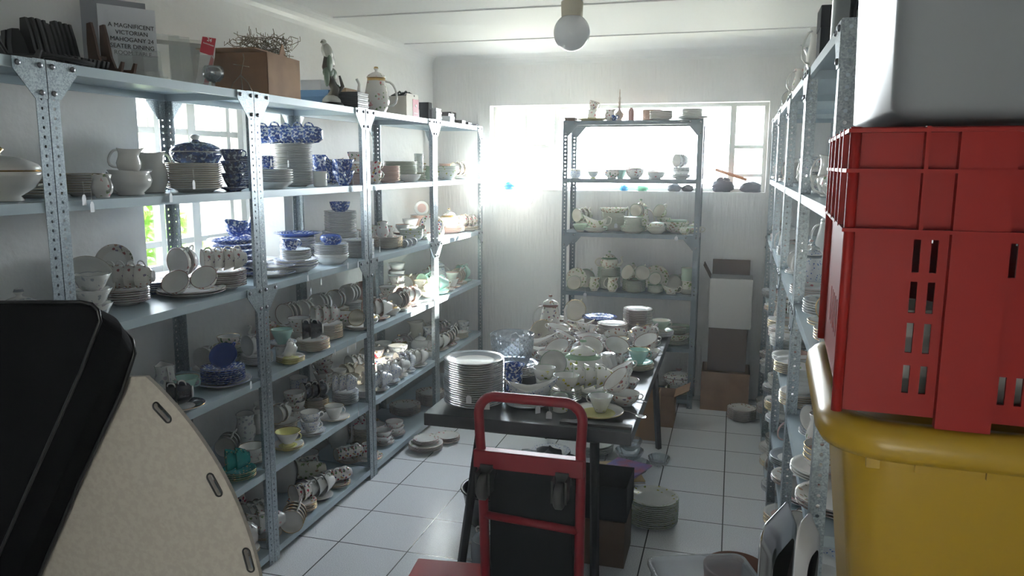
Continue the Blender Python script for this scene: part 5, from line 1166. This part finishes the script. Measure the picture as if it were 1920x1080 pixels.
# magazines
mz = 0
for i, (c, l) in enumerate((((.12, .11, .1), 'dark covered magazine at the bottom of the floor pile'), ((.5, .45, .4), 'cream magazine, second up in the floor pile'), ((.45, .3, .12), 'brown covered magazine, third up in the floor pile'), ((.3, .12, .2), 'purple and red covered magazine on top of the pile'))):
    t = empty('magazine', (-.52+.012*i, 3.78+.01*i, mz), (.2, -.1, .35, -.35)[i]); lone(t, l, 'magazine', 'magazines under the table'); h = (.05, .03, .012, .006)[i]
    obj('pages', MB().box(-.098, .098, -.138, .138, .0012, h-.0012), M_paper, t)
    mc = mat('magazine_cover_%s' % 'abcd'[i], c, .3) if i < 3 else texture(mat('magazine_sunset_cover', c, .3), 'noise', 9, (.35, .06, .1), (.15, .12, .4), .4, .6)
    obj('cover', MB().box(-.1, .1, -.14, .14, h-.0012, h).box(-.1, .1, -.14, .14, 0, .0012), mc, t); mz += h+.0005
def openbox(name, x0, x1, y0, y1, z0, z1, m, label, flaps=True, mi=None, rz=0., fa=.6):
    cx_, cy_ = (x0+x1)/2, (y0+y1)/2; t = empty(name, (cx_, cy_, z0), rz); lone(t, label, 'box'); a, b_ = (x1-x0)/2, (y1-y0)/2; h = z1-z0; q = .004
    b = MB(); b.box(-a, a, -b_, -b_+q, 0, h); b.box(-a, a, b_-q, b_, 0, h); b.box(-a, -a+q, -b_+q, b_-q, 0, h); b.box(a-q, a, -b_+q, b_-q, 0, h); b.box(-a+q, a-q, -b_+q, b_-q, 0, q)
    obj('box_body', b, m, t)
    if flaps:
        for k in (-1, 1):
            R_ = Matrix.Translation((k*a, 0, h)) @ Matrix.Rotation(k*fa, 4, 'Y')
            obj('flap', MB().box(-.0 if k > 0 else -.1, .1 if k > 0 else 0, -b_, b_, -.002, .002, M=R_), mi or m, t)
    return t
openbox('cardboard_box', -.47, -.30, 4.83, 5.03, 0, .20, M_card, 'small open brown cardboard box between table and window rack', fa=-.5)
openbox('cardboard_box', -.58, -.38, 4.55, 4.78, 0, .27, M_card2, 'tan cardboard box behind the far table leg', flaps=False)
openbox('black_box', -.74, -.36, 3.0, 3.24, .2, .345, M_blkm, 'black open box on top of the carton under the table', flaps=False)
t = empty('cardboard_box', (-.55, 3.11, 0)); lone(t, 'dark brown closed carton under the near end of table', 'box'); obj('box_body', MB().box(-.185, .185, -.115, .115, 0, .198), M_carddk, t); obj('packing_tape', MB().box(-.025, .025, -.1155, .1155, .0, .1985), mat('brown_tape', (.16, .1, .05), .3), t)
M_film = glassy('loose_clear_film', (.94, .95, .96), .05, .25, veil=.16)
o = crumple('clear_bag', (-.66, 2.93, .0), (.09, .05, .15), M_film, 11, 'clear plastic bag slumped against the carton under table', 'bag', 20)
crumple('clear_bag', (-.98, 3.95, 0), (.11, .09, .05), M_film, 12, 'crumpled clear plastic bag on the tiles under the table', 'bag', 20)
crumple('cloth_bag', (-.87, 3.80, 0), (.10, .08, .10), mat('grey_satin', (.10, .10, .11), .5), 13, 'knotted grey cloth bag on the tiles under the table', 'bag', 20)
crumple('cloth_bag', (-.72, 3.62, 0), (.09, .07, .12), MATS['grey_satin'], 14, 'second grey cloth bag leaning under the table centre', 'bag', 20)
o = obj('black_tub', MB().lathe([(0, .004), (.10, 0), (.11, .006), (.135, .09), (.148, .165), (.158, .17), (.156, .176), (.142, .172), (.128, .09), (.1, .012), (0, .01)], 36), mat('black_rubber', (.012, .012, .014), .3), None, (-1.0, 3.25, .001)); lone(o, 'round black plastic tub under the near left table leg', 'tub')
x, y = -.925, 2.88; pot(FP, x, y, 'greyrim', 'drum', 1.1, face=.5, phrase='white grey-flowered drum teapot'); tureen(FP, -.90, 3.05, 'grey', .8, phrase='grey floral white lidded vegetable dish'); stack(FP, -.84, 2.75, 'greenrim', 6, R=.075, kind='side_plate')
openbox('cardboard_box', -.155, .16, 5.27, 5.55, 0, .265, M_card, 'wide brown carton at the foot of the rear wall', flaps=False)
t = openbox('cardboard_box', -.12, .13, 5.30, 5.54, .27, .56, M_carddk, 'dark brown carton stacked on the wide brown carton', flaps=False)
t = openbox('white_carton', -.125, .15, 5.30, 5.53, .565, .90, mat('glossy_white_card', (.55, .54, .52), .3), 'open white carton, topmost of the three by the rear wall', flaps=False)
obj('flap', MB().box(-.13, .12, -.002, .002, 0, .11, M=Matrix.Translation((0, .113, .33)) @ Matrix.Rotation(-.25, 4, 'X')), M_carddk, t); obj('flap', MB().box(-.002, .002, -.1, .11, 0, .1, M=Matrix.Translation((-.136, 0, .333)) @ Matrix.Rotation(-.5, 4, 'Y')), M_carddk, t)
# clear tub, brown pot and red box at the lower edge of the picture
def rrect(a, b_, r, n=6):
    P = []
    for (cx_, cy_, s_) in ((a-r, b_-r, 0), (-a+r, b_-r, 1), (-a+r, -b_+r, 2), (a-r, -b_+r, 3)):
        for k in range(n+1): q = PI/2*(s_+k/n); P.append((cx_+r*math.cos(q), cy_+r*math.sin(q)))
    return P
def loft(rings, m=0, cap=(True, True)):
    b = MB(); vs = []; n = None
    for (a, b_, r, z) in rings:
        P = rrect(a, b_, r); n = len(P); vs += [(x, y, z) for x, y in P]
    fs = [(i*n+k, i*n+(k+1) % n, (i+1)*n+(k+1) % n, (i+1)*n+k) for i in range(len(rings)-1) for k in range(n)]
    if cap[0]: fs.append(tuple(range(n-1, -1, -1)))
    if cap[1]: fs.append(tuple((len(rings)-1)*n+k for k in range(n)))
    return b.add(vs, fs, m, True)
M_ctub = glassy('cloudy_clear_plastic', (.88, .89, .9), .08, .15, veil=.22)
o = obj('storage_tub', loft([(.14, .19, .03, 0), (.16, .21, .035, .30), (.17, .22, .04, .305), (.17, .22, .04, .32), (.157, .207, .035, .32), (.157, .207, .035, .30), (.137, .187, .03, .004)]), M_ctub, None, (.0, 2.37, .001), (0, 0, .35)); lone(o, 'cloudy clear plastic storage tub at the bottom edge', 'tub')
o = obj('clay_pot', MB().lathe([(0, .004), (.07, 0), (.1, .12), (.11, .15), (.115, .20), (.108, .205), (.1, .15), (.065, .01), (0, .01)], 32), mat('terracotta', (.28, .11, .06), .5), None, (.07, 2.76, .001)); lone(o, 'reddish brown pot at the bottom edge before the right racks', 'pot')
t = empty('red_box', (-.845, 2.33, .0), .12); lone(t, 'red plastic box at the left foot of the trolley', 'box'); bevel(obj('box_body', MB().box(-.16, .09, -.12, .07, 0, .245), mat('red_plastic_box', (.5, .03, .03), .35), t), .006); bevel(obj('lid', MB().box(-.165, .095, -.125, .075, .245, .265), MATS['red_plastic_box'], t), .004)

# ------------------------------------------------------------ the folded red platform trolley
M_redp = mat('red_enamel', (.24, .010, .018), .42, spec=.4); M_rub = mat('grey_rubber', (.07, .07, .068), .5); M_castor = mat('castor_bracket', (.05, .05, .048), .4, metal=.6)
ty = 2.2; t = empty('platform_trolley', (-.565, ty, 0)); tag(t, 'red tubular folded platform trolley with two castors before the table', 'trolley')
hx = .163; zt_ = .942; P = []
P = [(-hx+.03, 0, .01), (-hx+.012, 0, .70), (-hx+.004, 0, .80)]
for k in range(9): q = PI-PI/2*k/8; P.append((-hx+.055+.055*math.cos(q), 0, zt_-.055+.055*math.sin(q)))
P2 = []
for k in range(9): q = PI/2-PI/2*k/8; P2.append((hx-.055+.055*math.cos(q), 0, zt_-.055+.055*math.sin(q)))
obj('handle_tube', MB().tube(P+P2+[(hx-.004, 0, .80), (hx-.002, 0, .70), (hx-.004, 0, .01)], .0155, 14), M_redp, t)
bevel(obj('hinge_bar', MB().box(-hx-.012, hx+.01, -.022, .018, .715, .772), M_redp, t), .004)
obj('cross_bar', MB().tube([(-hx+.02, -.002, .555), (hx-.005, -.002, .540)], .013, 10), M_redp, t)
bevel(obj('platform', MB().box(-hx+.035, hx-.018, .0, .03, .06, .712), M_blkm, t), .006)
for x in (-.13, .108):
    c = obj('castor', MB().box(-.02, .02, -.03, -.022, -.05, .03).box(-.024, -.018, -.07, -.025, -.05, .02).box(.018, .024, -.07, -.025, -.05, .02), M_castor, t, (x, 0, .70))
    w_ = MB().lathe([(0, -.014), (.034, -.014), (.04, -.009), (.04, .009), (.034, .014), (0, .014)], 24); o = obj('wheel', w_, M_rub, c, (0, -.055, -.03), (0, PI/2, 0))
    obj('swivel_plate', MB().lathe([(0, 0), (.03, 0), (.03, .008), (0, .008)], 20), M_castor, c, (0, -.014, .0), (PI/2, 0, 0))

# ------------------------------------------------------------ near right: worktop, yellow bin, red crate, grey tub
t = empty('side_table', (.42, 1.12, 0)); tag(t, 'plain wooden side table under the yellow bin', 'table')
obj('tabletop', MB().box(-.2, .22, -.2, .24, .93, .955), M_dkwood, t)
for x in (-.17, .19):
    for y in (-.17, .21): obj('leg', MB().box(x-.02, x+.02, y-.02, y+.02, 0, .93), M_dkwood, t)
M_yel = mat('yellow_plastic', (.36, .22, .018), .28, spec=.4); t = empty('storage_bin', (.405, 1.115, .956), -.045); tag(t, 'large yellow plastic bin with rounded rolled rim under the red crate', 'bin')
a, b_ = .29, .235
obj('bin_body', loft([(a-.07, b_-.07, .05, 0), (a-.028, b_-.028, .06, .385), (a-.028, b_-.028, .06, .395)]), M_yel, t)
obj('rim', loft([(a-.03, b_-.03, .06, .366), (a-.006, b_-.006, .075, .368), (a, b_, .08, .378), (a-.002, b_-.002, .08, .398), (a-.012, b_-.012, .07, .408), (a-.03, b_-.03, .06, .408), (a-.045, b_-.045, .05, .392)]), M_yel, t)
for x in (-.23, -.18, -.11): obj('rib', MB().box(x-.007, x+.007, -b_+.0255, -b_+.035, .352, .367), M_yel, t)
pr = [(-.03, .368)]+[(-.03+.045*(1-math.cos(PI/2*k/6)), .368-.075*math.sin(PI/2*k/6)) for k in range(1, 7)]+[(.03, .293), (.03, .293)]+[(.03+.08*(1-math.cos(PI/2*k/6)), .293+.07*math.sin(PI/2*k/6)) for k in range(1, 7)]
obj('handle_bracket', MB().prism(pr, -b_+.004, -b_+.035), M_yel, t)
M_crate = mat('red_crate_plastic', (.25, .009, .006), .5, spec=.25)
t = empty('plastic_crate', (.118, .905, 1.3745), -.058); tag(t, 'large red ventilated plastic crate with slotted sides on the yellow bin', 'crate')
def slotted(x0, x1, z0, z1, holes, y0, y1, b, swap=False):
    xs = sorted({x0, x1, *[h[0] for h in holes], *[h[1] for h in holes]}); zs = sorted({z0, z1, *[h[2] for h in holes], *[h[3] for h in holes]})
    for i in range(len(zs)-1):
        run = None
        for j in range(len(xs)-1):
            cx_, cz = (xs[j]+xs[j+1])/2, (zs[i]+zs[i+1])/2
            solid = not any(h[0] < cx_ < h[1] and h[2] < cz < h[3] for h in holes)
            if solid and run is None: run = xs[j]
            if (not solid or j == len(xs)-2) and run is not None:
                e = xs[j+1] if solid else xs[j]
                if swap: b.box(y0, y1, run, e, zs[i], zs[i+1])
                else: b.box(run, e, y0, y1, zs[i], zs[i+1])
                run = None
CW, CD, CH = .56, .40, .312
k_ = .000625
def hx_(u): return (u-1575)*k_
def hz_(v): return CH-(v-247)*k_*.94
holes = []
for u in (1685, 1712):
    for v0, v1 in ((448, 508), (525, 583), (602, 658), (682, 735)): holes.append((hx_(u), hx_(u+11), hz_(v1), hz_(v0)))
for i in range(9): holes.append((hx_(1803+26*i), hx_(1814+26*i), hz_(510), hz_(450)))
for i in range(10): holes.append((hx_(1782+25*i), hx_(1793+25*i), hz_(742), hz_(690)))
holes.append((hx_(1866), hx_(2060), hz_(322), hz_(268)))
for ya in (.010, CD-.014):
    b = MB(); slotted(.008, CW-.008, 0, CH, holes, ya, ya+.004, b); obj('side_wall', b, M_crate, t)
for xa in (.008, CW-.012):
    b = MB(); slotted(.014, CD-.014, 0, CH, [(.1+.03*i, .112+.03*i, .05, .1) for i in range(7)], xa, xa+.004, b, swap=True); obj('end_wall', b, M_crate, t)
obj('crate_floor', MB().box(.01, CW-.01, .012, CD-.012, 0, .006), M_crate, t)
b = MB()
for z in (CH-.004, hz_(325), hz_(432)):
    h = .004; b.box(-.004, CW, -.006, .012, z-h/2, z+h/2); b.box(-.004, .010, .0, CD, z-h/2, z+h/2); b.box(-.004, CW, CD-.012, CD+.002, z-h/2, z+h/2); b.box(CW-.01, CW+.004, 0, CD, z-h/2, z+h/2)
for u in (1690, 1865): b.box(hx_(u)-.002, hx_(u)+.002, -.005, .011, hz_(432), CH)
for y in (.06, .12, .2, .28, .34): b.box(-.005, .010, y-.002, y+.002, hz_(432), CH)
obj('stiffening_rib', b, M_crate, t)
b = MB(); b.box(hx_(1738), hx_(1822), -.0035, .0105, -.008, CH-.004); obj('pillar', b, M_crate, t)
obj('corner_post', MB().tube([(.004, .004, 0), (.004, .004, CH)],   .006, 10), M_crate, t); obj('corner_post', MB().tube([(.004, CD-.004, 0), (.004, CD-.004, CH)],   .006, 10), M_crate, t)
CP_ = Pl('the floor of the red crate', 1.373, 'on')
for x, y, l in ((.195, 1.0, 'plain white mug glimpsed through the left slots of the red crate'), (.30, 1.0, 'plain white mug behind the centre slots of the red crate'), (.36, .98, 'plain white mug behind the right slots of the red crate')):
    o = obj('mug', cup_mesh('mug', 1.25), STY['white'][1:]); add_handle(o, 'mug', 1.25, STY['white'][1:]); o.location = (x, y, 0); rest(o, 1.3815); lone(o, l, 'mug', 'mugs in the red crate')
M_gtub = mat('grey_tub_plastic', (.22, .23, .245), .3, spec=.5); t = empty('storage_tub', (.395, 1.105, 1.6945), -.03); tag(t, 'big pale grey plastic tub standing on the red crate', 'tub')
obj('tub_body', loft([(.215, .185, .02, .0), (.232, .203, .028, .012), (.24, .212, .03, .34), (.25, .222, .034, .345), (.25, .222, .034, .365)]), M_gtub, t)

# trays standing in front of the right-hand racks
t = boxthing('wooden_chest', .30, 1.64, 0, .25, .20, .40, 0, M_dkwood, 'dark wooden chest holding up the upright trays', 'chest') if False else None
M_chrome = mat('polished_tray', (.5, .51, .54), .2, metal=.9)
def tray(x, y, z, w_, h, yaw, lean, m, label):
    P = rrect(w_/2, h/2, .04, 6); n = len(P); b = MB(); vs = []
    for (s_, d) in ((.72, .0), (.86, .001), (.97, .018), (1.0, .020), (1.0, .022), (.96, .021), (.85, .004), (.7, .003)): vs += [(px_*s_ if True else 0, d, pz*s_+h/2) for px_, pz in P]
    k = 8; b.add(vs, [(i*n+q, i*n+(q+1) % n, (i+1)*n+(q+1) % n, (i+1)*n+q) for i in range(k-1) for q in range(n)]+[tuple(range(n)), tuple((k-1)*n+q for q in range(n-1, -1, -1))], 0, True)
    o = obj('serving_tray', b, m, None, (x, y, z)); o.rotation_euler = (Matrix.Rotation(yaw, 3, 'Z') @ Matrix.Rotation(lean, 3, 'X')).to_euler(); rest(o, z); lone(o, label, 'tray', 'trays stood upright'); return o
lone(bevel(obj('wooden_chest', MB().box(-.11, .12, -.15, .15, 0, .44), M_dkwood, None, (.15, 1.59, .001)), .004), 'dark wooden chest holding up the upright trays', 'chest')
tray(.135, 1.59, .4415, .19, .50, 1.2, 0, M_chrome, 'tall polished metal tray stood on edge before the right racks'); tray(.188, 1.56, .4415, .11, .51, 1.2, 0, mat('white_enamel_tray', (.62, .63, .66), .2), 'tall white enamel tray stood on edge beside the polished one')

# ------------------------------------------------------------ near left: round board and black case
t = empty('side_table', (-1.10, .90, 0)); tag(t, 'low wooden table under the round board and black case', 'table')
obj('tabletop', MB().box(-.40, .42, -.20, .2, .60, .628), M_dkwood, t)
for x in (-.36, .38):
    for y in (-.16, .16): obj('leg', MB().box(x-.02, x+.02, y-.02, y+.02, 0, .60), M_dkwood, t)
M_board = texture(mat('pale_hardboard', (.42, .38, .335), .75), 'noise', 120, (.36, .325, .285), (.40, .365, .32))
BR = .442; cxB, czB = -1.064, 1.048
BZ = .629-(czB-BR*math.sin(.95))
t = empty('round_board', (cxB, .90, czB-BR+BZ)); tag(t, 'pale curved hardboard with oval slots along its edge behind black case', 'board')
slots = []
for (u, v) in ((302, 697), (401, 833), (465, 975), (493, 1060)):
    p_ = at(u, v, 'y', .9); slots.append((p_.x-cxB, p_.z-czB))
b = MB(); N = 96; th = .007
for y_, fl in ((0, 0), (th, 1)):
    pass
cur = bpy.data.curves.new('round_board', 'CURVE'); cur.dimensions = '2D'; cur.fill_mode = 'BOTH'; cur.extrude = th/2
def poly(pts):
    s = cur.splines.new('POLY'); s.points.add(len(pts)-1); s.use_cyclic_u = True
    for i, (x, z) in enumerate(pts): s.points[i].co = (x, z, 0, 1)
poly([(BR*math.cos(q), BR*math.sin(q)) for q in [-.95+(.95+.93)*k/40 for k in range(41)]]+[(-.05, BR*math.sin(.93)-.03), (-.33, BR*math.sin(.93)-.05), (-.33, -BR*math.sin(.95))])
extra = [(BR*.93*math.cos(q), BR*.93*math.sin(q)) for q in (-.3, -.62)]
for (sx0, sz0) in slots+extra:
    an = math.atan2(sz0, sx0)+PI/2; ca, sa = math.cos(an), math.sin(an); L_, r_ = .012, .0048; pp = []
    for k in range(16):
        q = 2*PI*k/16; lx_ = r_*math.cos(q)*.9; lz_ = r_*math.sin(q)
        lx_ += L_ if math.cos(q) > 0 else -L_
        pp.append((sx0+lx_*ca-lz_*sa, sz0+lx_*sa+lz_*ca))
    poly(pp)
to = bpy.data.objects.new('t', cur); COL.objects.link(to); bpy.context.view_layer.update()
me = bpy.data.meshes.new_from_object(to.evaluated_get(bpy.context.evaluated_depsgraph_get())); bpy.data.objects.remove(to); me.materials.clear(); me.materials.append(None)
obj('disc', me, M_board, t, (0, 0, BR), (PI/2, 0, 0))
for (sx0, sz0) in slots+extra:
    an = math.atan2(sz0, sx0)+PI/2
    b = MB(); pts = []
    for k in range(16): q = 2*PI*k/16; pts.append(((.0048+.0012)*math.cos(q)+(.012 if math.cos(q) > 0 else -.012), 0, (.0048+.0012)*math.sin(q)))
    b.tube(pts, .0014, 5, closed=True); obj('slot_binding', b, M_blk, t, (sx0, -.0038, sz0+BR), (0, -an, 0))
# black soft case
M_case = texture(mat('black_nylon', (.005, .005, .006), .9, spec=.08), 'noise', 300, bump=.2, bdist=.002)
yf = .80; out = [(-30, 567), (60, 566), (150, 566), (172, 570), (184, 582), (190, 600), (196, 622), (60, 1200), (-500, 1200), (-500, 575)]
pts = [at(u, v, 'y', yf) for u, v in out]
t = empty('carrying_case', (-1.12, .84, .629)); tag(t, 'large black padded fabric case with piped edge standing before the board', 'case')
zf = .63
def px2(u, v, y): p_ = at(u, v, 'y', y); return (p_.x+1.12, max(p_.z, zf)-.629)
front = [px2(u, v, .80) for u, v in ((-30, 567), (60, 566), (150, 566), (172, 570), (184, 582), (188, 602), (150, 700), (60, 900), (-20, 1080))]
back = [px2(u, v, .885) for u, v in ((-30, 600), (120, 600), (205, 612), (232, 622), (247, 636), (252, 662), (228, 735), (150, 900), (72, 1080))]
for L_ in (front, back):
    a0, a1 = L_[-2], L_[-1]; s_ = (a1[0]-a0[0])/(a1[1]-a0[1]); L_.append((a1[0]+s_*(0.003-a1[1]), .003)); L_.append((-.36, .003)); L_.append((-.36, L_[0][1]))
n = len(front); vs = [(x, .80-.84, z) for x, z in front]+[(x*.995+.0, .84-.84, z*.998+.001) for x, z in [((f[0]+g[0])/2+.012, (f[1]+g[1])/2+.006) for f, g in zip(front, back)]]+[(x, .885-.84, z) for x, z in back]
fs = [tuple(range(n)), tuple(2*n+k for k in range(n-1, -1, -1))]
for r in (0, 1): fs += [(r*n+k, (r+1)*n+k, (r+1)*n+(k+1) % n, r*n+(k+1) % n) for k in range(n)]
o = obj('case_body', MB().add(vs, fs), M_case, t); bevel(o, .008, 3, 25)
obj('piping', MB().tube([(x, .885-.84, z) for x, z in back[:10]], .0032, 6), M_blk, t); obj('piping', MB().tube([(x, .80-.84, z) for x, z in front[:10]], .0025, 6), M_blk, t)

# ------------------------------------------------------------ thin haze added to give the milky glare around the window
HZ = .011
mh = bpy.data.materials.new('glare_haze'); mh.use_nodes = True; n_ = mh.node_tree.nodes; n_.clear()
ho = n_.new('ShaderNodeOutputMaterial'); hv = n_.new('ShaderNodeVolumeScatter'); hv.inputs['Density'].default_value = HZ; hv.inputs['Anisotropy'].default_value = .55; hv.inputs['Color'].default_value = (1, 1, 1, 1)
mh.node_tree.links.new(hv.outputs[0], ho.inputs['Volume'])
o = obj('haze', MB().box(XL+.01, XR-.01, YN+.01, YB-.01, .01, ZC-.09), mh); o['kind'] = 'structure'

write_labels()
